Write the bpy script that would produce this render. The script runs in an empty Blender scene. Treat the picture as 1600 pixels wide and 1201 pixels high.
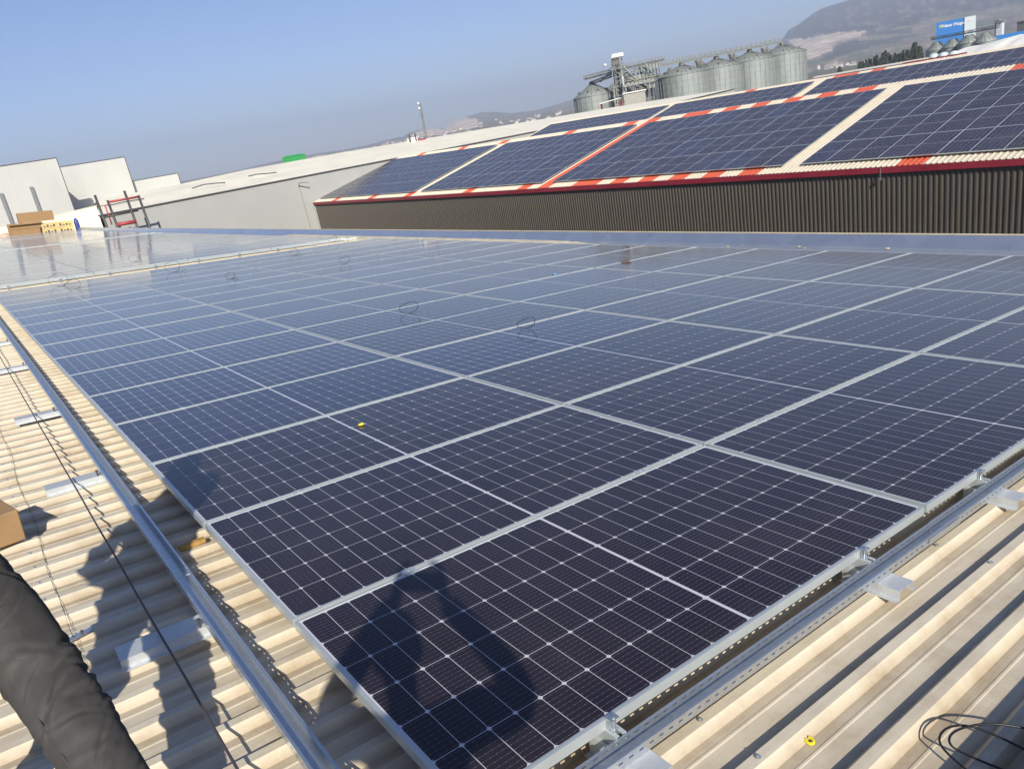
import bpy, bmesh, math, random
from mathutils import Vector, Matrix, noise

S = bpy.context.scene
C0 = S.collection
R = math.radians
random.seed(11)

# ------------------------------------------------------------------ camera
CAM = Vector((2.4955, -0.56768657, 1.55281548))
RT = Vector((0.60022993, 0.78204937, -0.16769861)).normalized()      # right
DN = Vector((0.16289984, -0.32480458, -0.93164673))                  # down
FW = Vector((-0.78306301, 0.53188417, -0.32235315)).normalized()     # forward
UPV = (RT.cross(FW)).normalized()
FPX = 1187.0
cd = bpy.data.cameras.new('camera')
cam = bpy.data.objects.new('camera', cd)
C0.objects.link(cam)
cam.matrix_world = Matrix(((RT.x, UPV.x, -FW.x, CAM.x), (RT.y, UPV.y, -FW.y, CAM.y), (RT.z, UPV.z, -FW.z, CAM.z), (0, 0, 0, 1)))
cd.sensor_width = 36.0
cd.lens = 36.0 * FPX / 1600.0
cd.clip_start = 0.02
cd.clip_end = 40000
S.camera = cam

# ------------------------------------------------------------------ world and sun
SUN = Vector((0.78151504, -0.34291771, 0.52119257)).normalized()
w = bpy.data.worlds.new('World')
S.world = w
w.use_nodes = True
nt = w.node_tree
nt.nodes.clear()
sky = nt.nodes.new('ShaderNodeTexSky')
sky.sky_type = 'NISHITA'
sky.sun_disc = False
sky.sun_elevation = math.asin(SUN.z)
sky.sun_rotation = math.atan2(SUN.x, SUN.y)
sky.altitude = 0
sky.air_density = 0.75
sky.dust_density = 0.3
sky.ozone_density = 6.0
bg = nt.nodes.new('ShaderNodeBackground')
bg.inputs['Strength'].default_value = 0.090
wo = nt.nodes.new('ShaderNodeOutputWorld')
wb = nt.nodes.new('ShaderNodeMix')          # white balance of the sky light
wb.data_type = 'RGBA'
wb.blend_type = 'MULTIPLY'
wb.inputs['Factor'].default_value = 1.0
wb.inputs['B'].default_value = (1.10, 0.955, 0.94, 1)
nt.links.new(sky.outputs[0], wb.inputs['A'])
nt.links.new(wb.outputs['Result'], bg.inputs[0])
nt.links.new(bg.outputs[0], wo.inputs[0])
ld = bpy.data.lights.new('sun', 'SUN')
ld.energy = 4.4
ld.angle = R(0.53)
ld.color = (1.0, 0.92, 0.78)
sun = bpy.data.objects.new('sun', ld)
C0.objects.link(sun)
sun.rotation_euler = SUN.to_track_quat('Z', 'Y').to_euler()
S.view_settings.view_transform = 'Standard'
S.view_settings.look = 'None'
S.view_settings.exposure = 0.55
S.view_settings.gamma = 1.0
S.view_settings.use_curve_mapping = False

# ------------------------------------------------------------------ geometry of the place
TA = R(5.4)                       # fall of the near roof towards the valley
CA, SA = math.cos(TA), math.sin(TA)
TB = math.atan(0.25)              # pitch of the shed roofs
CB, SB = math.cos(TB), math.sin(TB)
GZ = -9.0                         # ground level


def rp(u, v, h=0.0):
    return Vector((v, u * CA + h * SA, -u * SA + h * CA))


def ray(px, py):
    return (RT * ((px - 800) / FPX) + DN * ((py - 600.5) / FPX) + FW).normalized()


def at_dist(px, py, d):
    r = ray(px, py)
    k = d / math.hypot(r.x, r.y)
    return CAM + r * k


def at_x(px, py, x):
    r = ray(px, py)
    return CAM + r * ((x - CAM.x) / r.x)


def at_y(px, py, y):
    r = ray(px, py)
    return CAM + r * ((y - CAM.y) / r.y)


def on_roof(px, py, h=0.0):
    r = ray(px, py)
    n = Vector((0, SA, CA))
    return CAM + r * ((h - n.dot(CAM)) / n.dot(r))


def azel(px, py):
    r = ray(px, py)
    return math.degrees(math.atan2(-r.x, r.y)), math.degrees(math.asin(r.z))


# ------------------------------------------------------------------ helpers
class MB:
    def __init__(self):
        self.v, self.f, self.m, self.uv = [], [], [], []

    def face(self, pts, mi=0, uv=None):
        b = len(self.v)
        self.v += [tuple(p) for p in pts]
        self.f.append(tuple(range(b, b + len(pts))))
        self.m.append(mi)
        self.uv.append(uv)

    def poly(self, verts, faces, mi=0):
        b = len(self.v)
        self.v += [tuple(p) for p in verts]
        for f in faces:
            self.f.append(tuple(b + i for i in f))
            self.m.append(mi)
            self.uv.append(None)

    def box(self, x0, x1, y0, y1, z0, z1, mi=0, M=None):
        p = [Vector((x, y, z)) for z in (z0, z1) for y in (y0, y1) for x in (x0, x1)]
        if M is not None:
            p = [M @ q for q in p]
        self.poly(p, [(0, 2, 3, 1), (4, 5, 7, 6), (0, 1, 5, 4), (2, 6, 7, 3), (0, 4, 6, 2), (1, 3, 7, 5)], mi)

    def bar(self, a, b, w, h=None, mi=0):
        a, b = Vector(a), Vector(b)
        h = h or w
        d = (b - a)
        L = d.length
        q = d.to_track_quat('Y', 'Z').to_matrix().to_4x4()
        M = Matrix.Translation(a) @ q
        self.box(-w / 2, w / 2, 0, L, -h / 2, h / 2, mi, M)

    def tube(self, pts, r, n=8, mi=0, cap=True):
        pts = [Vector(p) for p in pts]
        rs = r if isinstance(r, (list, tuple)) else [r] * len(pts)
        base = len(self.v)
        side = None
        for i, p in enumerate(pts):
            d = (pts[min(i + 1, len(pts) - 1)] - pts[max(i - 1, 0)]).normalized()
            if side is None:
                side = d.orthogonal().normalized()
            side = (side - d * side.dot(d)).normalized()
            up = d.cross(side)
            for k in range(n):
                a = 2 * math.pi * k / n
                self.v.append(tuple(p + (side * math.cos(a) + up * math.sin(a)) * rs[i]))
        for i in range(len(pts) - 1):
            for k in range(n):
                k2 = (k + 1) % n
                self.f.append((base + i * n + k, base + i * n + k2, base + (i + 1) * n + k2, base + (i + 1) * n + k))
                self.m.append(mi)
                self.uv.append(None)
        if cap:
            self.f.append(tuple(base + k for k in reversed(range(n))))
            self.m.append(mi)
            self.uv.append(None)
            self.f.append(tuple(base + (len(pts) - 1) * n + k for k in range(n)))
            self.m.append(mi)
            self.uv.append(None)

    def lathe(self, prof, n=24, c=(0, 0, 0), mi=0):
        base = len(self.v)
        for (r, z) in prof:
            for k in range(n):
                a = 2 * math.pi * k / n
                self.v.append((c[0] + r * math.cos(a), c[1] + r * math.sin(a), c[2] + z))
        for i in range(len(prof) - 1):
            for k in range(n):
                k2 = (k + 1) % n
                self.f.append((base + i * n + k, base + i * n + k2, base + (i + 1) * n + k2, base + (i + 1) * n + k))
                self.m.append(mi)
                self.uv.append(None)

    def mesh(self, name, mats, smooth=False):
        me = bpy.data.meshes.new(name)
        me.from_pydata(self.v, [], self.f)
        if not isinstance(mats, (list, tuple)):
            mats = [mats]
        for m in mats:
            me.materials.append(m)
        me.polygons.foreach_set('material_index', self.m)
        if any(u is not None for u in self.uv):
            ul = me.uv_layers.new(name='UVMap')
            for p, u in zip(me.polygons, self.uv):
                if u:
                    for li, c in zip(p.loop_indices, u):
                        ul.data[li].uv = c
        if smooth:
            me.polygons.foreach_set('use_smooth', [True] * len(me.polygons))
        me.update()
        return me

    def build(self, name, mats, parent=None, smooth=False):
        o = bpy.data.objects.new(name, self.mesh(name, mats, smooth))
        C0.objects.link(o)
        if parent is not None:
            o.parent = parent
        return o


def tag(o, label=None, cat=None, group=None, kind=None):
    if label:
        o['label'] = label
    if cat:
        o['category'] = cat
    if group:
        o['group'] = group
    if kind:
        o['kind'] = kind
    return o


def thing(name, label, cat, loc=(0, 0, 0), rot=(0, 0, 0), group=None):
    o = bpy.data.objects.new(name, None)
    o.empty_display_size = 0.2
    o.location = loc
    o.rotation_euler = rot
    C0.objects.link(o)
    return tag(o, label, cat, group)


def inst(name, me, parent=None, loc=(0, 0, 0), rot=(0, 0, 0)):
    o = bpy.data.objects.new(name, me)
    C0.objects.link(o)
    o.parent = parent
    o.location = loc
    o.rotation_euler = rot
    return o


def copy_tree(o, parent=None):
    c = o.copy()
    C0.objects.link(c)
    c.parent = parent
    for ch in list(o.children):
        copy_tree(ch, c)
    return c


ORD = ['first', 'second', 'third', 'fourth', 'fifth', 'sixth', 'seventh', 'eighth', 'ninth', 'tenth', 'eleventh', 'twelfth',
       'thirteenth', 'fourteenth', 'fifteenth', 'sixteenth', 'seventeenth', 'eighteenth', 'nineteenth', 'twentieth']

# ------------------------------------------------------------------ materials


def newmat(name):
    m = bpy.data.materials.new(name)
    m.use_nodes = True
    n = m.node_tree.nodes
    return m, n, m.node_tree.links, n['Principled BSDF']


def setp(b, col=None, rough=None, metal=None, spec=None, coat=None, coatr=None):
    if col is not None:
        b.inputs['Base Color'].default_value = (*col, 1)
    if rough is not None:
        b.inputs['Roughness'].default_value = rough
    if metal is not None:
        b.inputs['Metallic'].default_value = metal
    if spec is not None:
        b.inputs['Specular IOR Level'].default_value = spec
    if coat is not None:
        b.inputs['Coat Weight'].default_value = coat
    if coatr is not None:
        b.inputs['Coat Roughness'].default_value = coatr


def ramp(n, stops):
    r = n.new('ShaderNodeValToRGB')
    e = r.color_ramp.elements
    while len(e) < len(stops):
        e.new(0.5)
    for q, (p, c) in zip(e, stops):
        q.position = p
        q.color = (*c, 1) if len(c) == 3 else c
    return r


def simple(name, col, rough=0.6, metal=0.0, var=0.12, scale=4.0, stretch=(1, 1, 1), bump=0.0, bscale=60.0, coord='Object', spec=0.5):
    m, n, l, b = newmat(name)
    setp(b, col, rough, metal, spec)
    tc = n.new('ShaderNodeTexCoord')
    mp = n.new('ShaderNodeMapping')
    mp.inputs['Scale'].default_value = stretch
    if coord == 'World':
        gp_ = n.new('ShaderNodeNewGeometry')
        l.new(gp_.outputs['Position'], mp.inputs[0])
    else:
        l.new(tc.outputs[coord], mp.inputs[0])
    ns = n.new('ShaderNodeTexNoise')
    ns.inputs['Scale'].default_value = scale
    ns.inputs['Detail'].default_value = 8
    ns.inputs['Roughness'].default_value = 0.65
    l.new(mp.outputs[0], ns.inputs['Vector'])
    lo = tuple(max(0, c * (1 - var)) for c in col)
    hi = tuple(min(1, c * (1 + var)) for c in col)
    r = ramp(n, [(0.3, lo), (0.7, hi)])
    l.new(ns.outputs['Fac'], r.inputs[0])
    l.new(r.outputs[0], b.inputs['Base Color'])
    mr = n.new('ShaderNodeMapRange')
    mr.inputs['From Min'].default_value = 0.3
    mr.inputs['From Max'].default_value = 0.7
    mr.inputs['To Min'].default_value = max(0.02, rough * 0.8)
    mr.inputs['To Max'].default_value = min(1, rough * 1.25)
    l.new(ns.outputs['Fac'], mr.inputs[0])
    l.new(mr.outputs[0], b.inputs['Roughness'])
    if bump:
        n2 = n.new('ShaderNodeTexNoise')
        n2.inputs['Scale'].default_value = bscale
        n2.inputs['Detail'].default_value = 5
        l.new(mp.outputs[0], n2.inputs['Vector'])
        bp = n.new('ShaderNodeBump')
        bp.inputs['Strength'].default_value = bump
        bp.inputs['Distance'].default_value = 0.01
        l.new(n2.outputs['Fac'], bp.inputs['Height'])
        l.new(bp.outputs[0], b.inputs['Normal'])
    return m


def roof_paint(name, base, dirt, glossy=0.42, ribx=True, dirtamt=1.0):
    """painted roof sheet: streaks along the fall, dust gathered beside the ribs, blotches"""
    m, n, l, b = newmat(name)
    tc = n.new('ShaderNodeTexCoord')
    mp = n.new('ShaderNodeMapping')
    mp.inputs['Scale'].default_value = (9, 0.55, 1)
    l.new(tc.outputs['Object'], mp.inputs[0])
    oi = n.new('ShaderNodeObjectInfo')
    add = n.new('ShaderNodeVectorMath')
    l.new(mp.outputs[0], add.inputs[0])
    cmb = n.new('ShaderNodeCombineXYZ')
    mm = n.new('ShaderNodeMath')
    mm.operation = 'MULTIPLY'
    mm.inputs[1].default_value = 40
    l.new(oi.outputs['Random'], mm.inputs[0])
    l.new(mm.outputs[0], cmb.inputs[1])
    l.new(cmb.outputs[0], add.inputs[1])
    st = n.new('ShaderNodeTexNoise')
    st.inputs['Scale'].default_value = 3.0
    st.inputs['Detail'].default_value = 9
    st.inputs['Roughness'].default_value = 0.7
    l.new(add.outputs[0], st.inputs['Vector'])
    bl = n.new('ShaderNodeTexNoise')
    bl.inputs['Scale'].default_value = 1.7
    bl.inputs['Detail'].default_value = 10
    bl.inputs['Roughness'].default_value = 0.75
    ad2 = n.new('ShaderNodeVectorMath')
    l.new(tc.outputs['Object'], ad2.inputs[0])
    l.new(cmb.outputs[0], ad2.inputs[1])
    l.new(ad2.outputs[0], bl.inputs['Vector'])
    uv = n.new('ShaderNodeUVMap')
    sx = n.new('ShaderNodeSeparateXYZ')
    l.new(uv.outputs[0], sx.inputs[0])            # UV.x = 0 on the crown, 1 in the pan beside the rib
    r1 = ramp(n, [(0.33, (0, 0, 0)), (0.72, (1, 1, 1))])
    l.new(st.outputs['Fac'], r1.inputs[0])
    r2 = ramp(n, [(0.46, (0, 0, 0)), (0.62, (1, 1, 1))])
    l.new(bl.outputs['Fac'], r2.inputs[0])
    a = n.new('ShaderNodeMath')
    a.operation = 'MULTIPLY'
    l.new(r1.outputs[0], a.inputs[0])
    a.inputs[1].default_value = 0.34 * dirtamt
    a2 = n.new('ShaderNodeMath')
    a2.operation = 'MULTIPLY_ADD'
    l.new(r2.outputs[0], a2.inputs[0])
    a2.inputs[1].default_value = 0.38 * dirtamt
    l.new(a.outputs[0], a2.inputs[2])
    a3 = n.new('ShaderNodeMath')
    a3.operation = 'MULTIPLY_ADD'
    l.new(sx.outputs['X'], a3.inputs[0])
    a3.inputs[1].default_value = 0.55 * dirtamt
    l.new(a2.outputs[0], a3.inputs[2])
    a3.use_clamp = True
    mx = n.new('ShaderNodeMix')
    mx.data_type = 'RGBA'
    mx.inputs['A'].default_value = (*base, 1)
    mx.inputs['B'].default_value = (*dirt, 1)
    l.new(a3.outputs[0], mx.inputs['Factor'])
    l.new(mx.outputs['Result'], b.inputs['Base Color'])
    fine = n.new('ShaderNodeTexNoise')
    fine.inputs['Scale'].default_value = 90
    l.new(tc.outputs['Object'], fine.inputs['Vector'])
    bp = n.new('ShaderNodeBump')
    bp.inputs['Strength'].default_value = 0.06
    bp.inputs['Distance'].default_value = 0.004
    l.new(fine.outputs['Fac'], bp.inputs['Height'])
    l.new(bp.outputs[0], b.inputs['Normal'])
    setp(b, rough=glossy, spec=0.35)
    return m


def galv(name, col=(0.62, 0.65, 0.67), rough=0.36, metal=0.72, coord='Object', scale=60):
    m, n, l, b = newmat(name)
    tc = n.new('ShaderNodeTexCoord')
    vo = n.new('ShaderNodeTexVoronoi')
    vo.inputs['Scale'].default_value = scale
    l.new(tc.outputs[coord], vo.inputs['Vector'])
    bw = n.new('ShaderNodeRGBToBW')
    l.new(vo.outputs['Color'], bw.inputs[0])
    r = ramp(n, [(0.1, tuple(c * 0.94 for c in col)), (0.9, tuple(min(1, c * 1.05) for c in col))])
    l.new(bw.outputs[0], r.inputs[0])
    l.new(r.outputs[0], b.inputs['Base Color'])
    ns = n.new('ShaderNodeTexNoise')
    ns.inputs['Scale'].default_value = 5
    ns.inputs['Detail'].default_value = 6
    l.new(tc.outputs[coord], ns.inputs['Vector'])
    mr = n.new('ShaderNodeMapRange')
    mr.inputs['To Min'].default_value = rough * 0.6
    mr.inputs['To Max'].default_value = rough * 1.5
    l.new(ns.outputs['Fac'], mr.inputs[0])
    l.new(mr.outputs[0], b.inputs['Roughness'])
    setp(b, metal=metal)
    return m


def mth(n, l, op, a, b=None, c=None, clamp=False):
    x = n.new('ShaderNodeMath')
    x.operation = op
    x.use_clamp = clamp
    for i, q in enumerate((a, b, c)):
        if q is None:
            continue
        if isinstance(q, (int, float)):
            x.inputs[i].default_value = q
        else:
            l.new(q, x.inputs[i])
    return x.outputs[0]


PW, PL, PH = 1.134, 2.278, 0.035
CPX, CPY = 0.1838, 0.0928
MX = (PW - 6 * CPX) / 2
BACK = (0.60, 0.61, 0.66)


def gloss_setup(n, l, b, tc_out, r0=0.05, r1=0.12, sheen=0.50):
    """glass face: clear and smooth, with a film of dust that changes the gloss"""
    ns = n.new('ShaderNodeTexNoise')
    ns.inputs['Scale'].default_value = 1.3
    ns.inputs['Detail'].default_value = 8
    ns.inputs['Roughness'].default_value = 0.65
    l.new(tc_out, ns.inputs['Vector'])
    mr = n.new('ShaderNodeMapRange')
    mr.inputs['From Min'].default_value = 0.3
    mr.inputs['From Max'].default_value = 0.75
    mr.inputs['To Min'].default_value = r0
    mr.inputs['To Max'].default_value = r1
    l.new(ns.outputs['Fac'], mr.inputs[0])
    l.new(mr.outputs[0], b.inputs['Roughness'])
    b.inputs['IOR'].default_value = 1.5
    b.inputs['Specular IOR Level'].default_value = 0.36
    b.inputs['Sheen Weight'].default_value = sheen
    b.inputs['Sheen Roughness'].default_value = 0.14
    b.inputs['Sheen Tint'].default_value = (0.85, 0.88, 0.95, 1)
    return ns.outputs['Fac']


def cell_color(n, l, base, fac_noise, dust=0.115):
    oi = n.new('ShaderNodeObjectInfo')
    r = ramp(n, [(0.0, tuple(c * 0.78 for c in base)), (0.5, base), (1.0, (base[0] * 1.35, base[1] * 1.2, base[2] * 1.12))])
    l.new(oi.outputs['Random'], r.inputs[0])
    mx = n.new('ShaderNodeMix')
    mx.data_type = 'RGBA'
    l.new(r.outputs[0], mx.inputs['A'])
    mx.inputs['B'].default_value = (0.34, 0.26, 0.23, 1)
    rd = ramp(n, [(0.34, (0.35, 0.35, 0.35)), (0.62, (0.75, 0.75, 0.75)), (0.74, (1.3, 1.3, 1.3))])
    l.new(fac_noise, rd.inputs[0])
    l.new(mth(n, l, 'MULTIPLY', rd.outputs[0], dust * 0.8), mx.inputs['Factor'])
    return mx.outputs['Result']


def laminate_mat(name, base, **kw):
    m, n, l, b = newmat(name)
    uv = n.new('ShaderNodeUVMap')
    sp = n.new('ShaderNodeSeparateXYZ')
    l.new(uv.outputs[0], sp.inputs[0])
    geo = n.new('ShaderNodeNewGeometry')
    nz = gloss_setup(n, l, b, geo.outputs['Position'], **kw)
    x = mth(n, l, 'SUBTRACT', sp.outputs['X'], MX)
    yy = mth(n, l, 'SUBTRACT', mth(n, l, 'ABSOLUTE', mth(n, l, 'SUBTRACT', sp.outputs['Y'], PL / 2)), 0.006)
    dx = mth(n, l, 'PINGPONG', x, CPX / 2)
    dy = mth(n, l, 'PINGPONG', yy, CPY / 2)
    lx = mth(n, l, 'LESS_THAN', dx, 0.0014)
    ly = mth(n, l, 'LESS_THAN', dy, 0.0013)
    dia = mth(n, l, 'LESS_THAN', mth(n, l, 'ADD', dx, dy), 0.0102)
    mid = mth(n, l, 'LESS_THAN', yy, 0.0)
    e1 = mth(n, l, 'LESS_THAN', x, 0.0)
    e2 = mth(n, l, 'GREATER_THAN', x, 6 * CPX)
    e3 = mth(n, l, 'GREATER_THAN', yy, 12 * CPY)
    mask = lx
    for q in (ly, dia, mid, e1, e2, e3):
        mask = mth(n, l, 'MAXIMUM', mask, q)
    bus = mth(n, l, 'LESS_THAN', mth(n, l, 'PINGPONG', mth(n, l, 'ADD', x, CPX / 18), CPX / 18), 0.0005)
    cc = cell_color(n, l, base, nz)
    m1 = n.new('ShaderNodeMix')
    m1.data_type = 'RGBA'
    l.new(mth(n, l, 'MULTIPLY', bus, 0.22), m1.inputs['Factor'])
    l.new(cc, m1.inputs['A'])
    m1.inputs['B'].default_value = (0.4, 0.4, 0.45, 1)
    m2 = n.new('ShaderNodeMix')
    m2.data_type = 'RGBA'
    l.new(mask, m2.inputs['Factor'])
    l.new(m1.outputs['Result'], m2.inputs['A'])
    m2.inputs['B'].default_value = (*BACK, 1)
    l.new(m2.outputs['Result'], b.inputs['Base Color'])
    return m


def cell_mat(name, base):
    m, n, l, b = newmat(name)
    uv = n.new('ShaderNodeUVMap')
    sp = n.new('ShaderNodeSeparateXYZ')
    l.new(uv.outputs[0], sp.inputs[0])
    geo = n.new('ShaderNodeNewGeometry')
    nz = gloss_setup(n, l, b, geo.outputs['Position'])
    pp = mth(n, l, 'PINGPONG', mth(n, l, 'ADD', sp.outputs['X'], 0.182 / 18), 0.182 / 18)
    bus = mth(n, l, 'LESS_THAN', pp, 0.00055)
    pad = mth(n, l, 'MULTIPLY', mth(n, l, 'LESS_THAN', pp, 0.0011), mth(n, l, 'LESS_THAN', mth(n, l, 'PINGPONG', mth(n, l, 'ADD', sp.outputs['Y'], -0.006), 0.0113), 0.0011))
    f = mth(n, l, 'MAXIMUM', mth(n, l, 'MULTIPLY', bus, 0.2), mth(n, l, 'MULTIPLY', pad, 0.5))
    cc = cell_color(n, l, base, nz)
    m1 = n.new('ShaderNodeMix')
    m1.data_type = 'RGBA'
    l.new(f, m1.inputs['Factor'])
    l.new(cc, m1.inputs['A'])
    m1.inputs['B'].default_value = (0.45, 0.45, 0.5, 1)
    l.new(m1.outputs['Result'], b.inputs['Base Color'])
    return m


DARK = (0.006, 0.005, 0.016)
BLUE = (0.006, 0.013, 0.048)
M_lam = {'d': laminate_mat('panel_laminate', DARK), 'b': laminate_mat('panel_laminate_blue', BLUE)}
M_shed = {'d': laminate_mat('shed_laminate', (0.010, 0.011, 0.034), r0=0.22, r1=0.34, sheen=0.12), 'b': laminate_mat('shed_laminate_blue', (0.010, 0.017, 0.055), r0=0.22, r1=0.34, sheen=0.12)}
M_cell = {'d': cell_mat('cell_dark', DARK), 'b': cell_mat('cell_blue', BLUE)}
M_back, _n, _l, _b = newmat('white_backsheet')
setp(_b, BACK, 0.07)
M_alu = simple('anodised_aluminium', (0.56, 0.61, 0.62), 0.38, 0.45, 0.06, 3.0)
M_galv = galv('galvanised_steel', (0.60, 0.64, 0.68), 0.30, 0.85)
M_plate = galv('galvanised_plate', (0.62, 0.65, 0.67), 0.5, 0.45)
M_galv_b = galv('galvanised_flashing', (0.66, 0.72, 0.80), 0.30, 0.85, scale=3)
CREAM, DUST = (0.70, 0.645, 0.52), (0.38, 0.30, 0.20)
M_roof = roof_paint('cream_roof_sheet', CREAM, DUST)
M_roof2 = roof_paint('cream_shed_sheet', (0.74, 0.68, 0.56), (0.5, 0.42, 0.32), dirtamt=0.7)
M_orange = roof_paint('orange_roof_sheet', (0.60, 0.115, 0.06), (0.5, 0.12, 0.07), dirtamt=0.5)
M_under = simple('dark_void', (0.05, 0.045, 0.04), 0.8)
M_brown = simple('brown_cladding', (0.088, 0.078, 0.064), 0.42, 0.0, 0.12, 1.5, (3, 1, 0.3))
M_red = simple('maroon_fascia', (0.26, 0.022, 0.04), 0.45, 0.0, 0.15, 1.0)
M_grey = simple('pale_grey_wall', (0.375, 0.385, 0.375), 0.5, 0.0, 0.06, 0.25, (1, 1, 0.5), coord='World')
M_white = simple('white_wall', (0.50, 0.51, 0.495), 0.5, 0.0, 0.06, 0.3, (1, 1, 0.5), coord='World')
M_wroof = simple('white_roof', (0.88, 0.84, 0.69), 0.5, 0.0, 0.05, 0.4)
M_membrane = simple('white_membrane', (0.86, 0.85, 0.79), 0.5, 0.0, 0.04, 1.2)
M_dark = simple('dark_trim', (0.06, 0.06, 0.065), 0.5)
M_post = simple('grey_duct', (0.24, 0.26, 0.28), 0.4, 0.3)
M_scaf = simple('scaffold_steel', (0.09, 0.085, 0.085), 0.5, 0.4)
M_scafr = simple('scaffold_red', (0.42, 0.06, 0.07), 0.5)
M_card = simple('cardboard', (0.34, 0.21, 0.10), 0.85, 0.0, 0.12, 6.0)
M_card2 = simple('cardboard_inside', (0.20, 0.12, 0.06), 0.9)
M_tape = simple('pale_tape', (0.66, 0.56, 0.38), 0.5)
M_yel = simple('yellow_print', (0.72, 0.62, 0.10), 0.6)
M_yclip = simple('yellow_plastic', (0.85, 0.72, 0.02), 0.35)
M_blk = simple('black_rubber', (0.012, 0.012, 0.014), 0.35)
M_rope = simple('taut_cord', (0.06, 0.055, 0.07), 0.6)
M_wood = simple('timber', (0.42, 0.25, 0.07), 0.7, 0, 0.2, 10, (1, 6, 1))
M_blue = simple('blue_plastic', (0.04, 0.07, 0.35), 0.4)
M_silo = simple('silo_galvanised', (0.31, 0.35, 0.345), 0.55, 0.25, 0.12, 1.2, (1, 1, 0.25))
M_silor = simple('silo_roof', (0.27, 0.30, 0.29), 0.55, 0.25, 0.08, 1.5)
M_silod = simple('silo_steel_dark', (0.16, 0.17, 0.16), 0.6, 0.3)
M_bridge = simple('conveyor_steel', (0.30, 0.31, 0.29), 0.6, 0.3)
M_nh = simple('blue_cladding', (0.03, 0.20, 0.58), 0.5, 0, 0.06)
M_nhw = simple('pale_tower_cladding', (0.62, 0.70, 0.74), 0.5)
M_print = simple('white_lettering', (0.85, 0.85, 0.85), 0.5)
M_green = simple('green_cladding', (0.05, 0.42, 0.10), 0.5)
M_house = simple('house_render', (0.70, 0.65, 0.58), 0.8)
M_hroof = simple('house_roof', (0.34, 0.27, 0.23), 0.8)
M_sky = simple('blue_grey_vent', (0.50, 0.58, 0.62), 0.7, 0.0)
M_trunk = simple('bark', (0.10, 0.07, 0.05), 0.9)
M_leaf = simple('conifer_foliage', (0.05, 0.065, 0.045), 0.9, 0, 0.35, 1.0)
M_skin = simple('skin', (0.55, 0.34, 0.25), 0.5)
M_hair = simple('dark_hair', (0.03, 0.022, 0.018), 0.6)
M_jack = simple('dark_jacket', (0.05, 0.055, 0.07), 0.85, 0, 0.15, 20)
M_shoe = simple('black_boot', (0.03, 0.028, 0.026), 0.6)

M_jean, _n, _l, _b = newmat('grey_jeans')
_tc = _n.new('ShaderNodeTexCoord')
_ns = _n.new('ShaderNodeTexNoise')
_ns.inputs['Scale'].default_value = 7
_ns.inputs['Detail'].default_value = 10
_ns.inputs['Roughness'].default_value = 0.7
_l.new(_tc.outputs['Object'], _ns.inputs['Vector'])
_r = ramp(_n, [(0.3, (0.070, 0.067, 0.068)), (0.5, (0.100, 0.096, 0.095)), (0.72, (0.135, 0.130, 0.127))])
_l.new(_ns.outputs['Fac'], _r.inputs[0])
_l.new(_r.outputs[0], _b.inputs['Base Color'])
_w = _n.new('ShaderNodeTexWave')
_w.inputs['Scale'].default_value = 320
_w.inputs['Distortion'].default_value = 1.2
_l.new(_tc.outputs['Object'], _w.inputs['Vector'])
_bp = _n.new('ShaderNodeBump')
_bp.inputs['Strength'].default_value = 0.7
_bp.inputs['Distance'].default_value = 0.003
_mp = _n.new('ShaderNodeMapping')
_mp.inputs['Rotation'].default_value = (0.3, 0.5, 0.9)
_mp.inputs['Scale'].default_value = (1.0, 1.0, 3.4)
_l.new(_tc.outputs['Object'], _mp.inputs[0])
_cr = _n.new('ShaderNodeTexNoise')
_cr.noise_type = 'RIDGED_MULTIFRACTAL'
_cr.inputs['Scale'].default_value = 5.5
_cr.inputs['Detail'].default_value = 5
_cr.inputs['Distortion'].default_value = 0.6
_l.new(_mp.outputs[0], _cr.inputs['Vector'])
_ad = _n.new('ShaderNodeMath')
_ad.operation = 'MULTIPLY_ADD'
_l.new(_cr.outputs['Fac'], _ad.inputs[0])
_ad.inputs[1].default_value = -1.5
_l.new(_w.outputs['Fac'], _ad.inputs[2])
_l.new(_ad.outputs[0], _bp.inputs['Height'])
_l.new(_bp.outputs[0], _b.inputs['Normal'])
setp(_b, rough=0.95, spec=0.15)

# ------------------------------------------------------------------ ribbed sheets


def sheet_mesh(name, mats, L, width=1.0, ribh=0.03, crown=0.034, side=0.022, pitch=0.2, phase=0.0, thick=0.0):
    """trapezoidal sheet, ribs along y from 0 to L, crown at z = 0, pans at z = -ribh"""
    mb = MB()
    xs = []
    k = 0
    nrib = int(round(width / pitch))
    xs.append((0.0, -ribh, 0.35))
    for k in range(nrib):
        c = (k + 0.5) * pitch
        a, b_ = c - crown / 2, c + crown / 2
        xs += [(a - side - 0.022, -ribh, 0.45), (a - side, -ribh, 1.0), (a, 0, 0.05), (b_, 0, 0.0), (b_ + side, -ribh, 0.9), (b_ + side + 0.03, -ribh, 0.75), (b_ + side + 0.034, -ribh + 0.0022, 0.3)]
        xs += [(b_ + side + 0.040, -ribh + 0.0022, 0.25), (b_ + side + 0.044, -ribh, 0.2)]
    xs.append((nrib * pitch, -ribh, 0.35))
    for i in range(len(xs) - 1):
        x0, z0, d0 = xs[i]
        x1, z1, d1 = xs[i + 1]
        if x1 - x0 < 1e-6 and abs(z1 - z0) < 1e-6:
            continue
        mb.face([(x0, 0, z0), (x1, 0, z1), (x1, L, z1), (x0, L, z0)], 0, [(d0, 0), (d1, 0), (d1, 1), (d0, 1)])
    # turned down end at both ends so the sheet has an edge
    return mb.mesh(name, mats)


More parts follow.
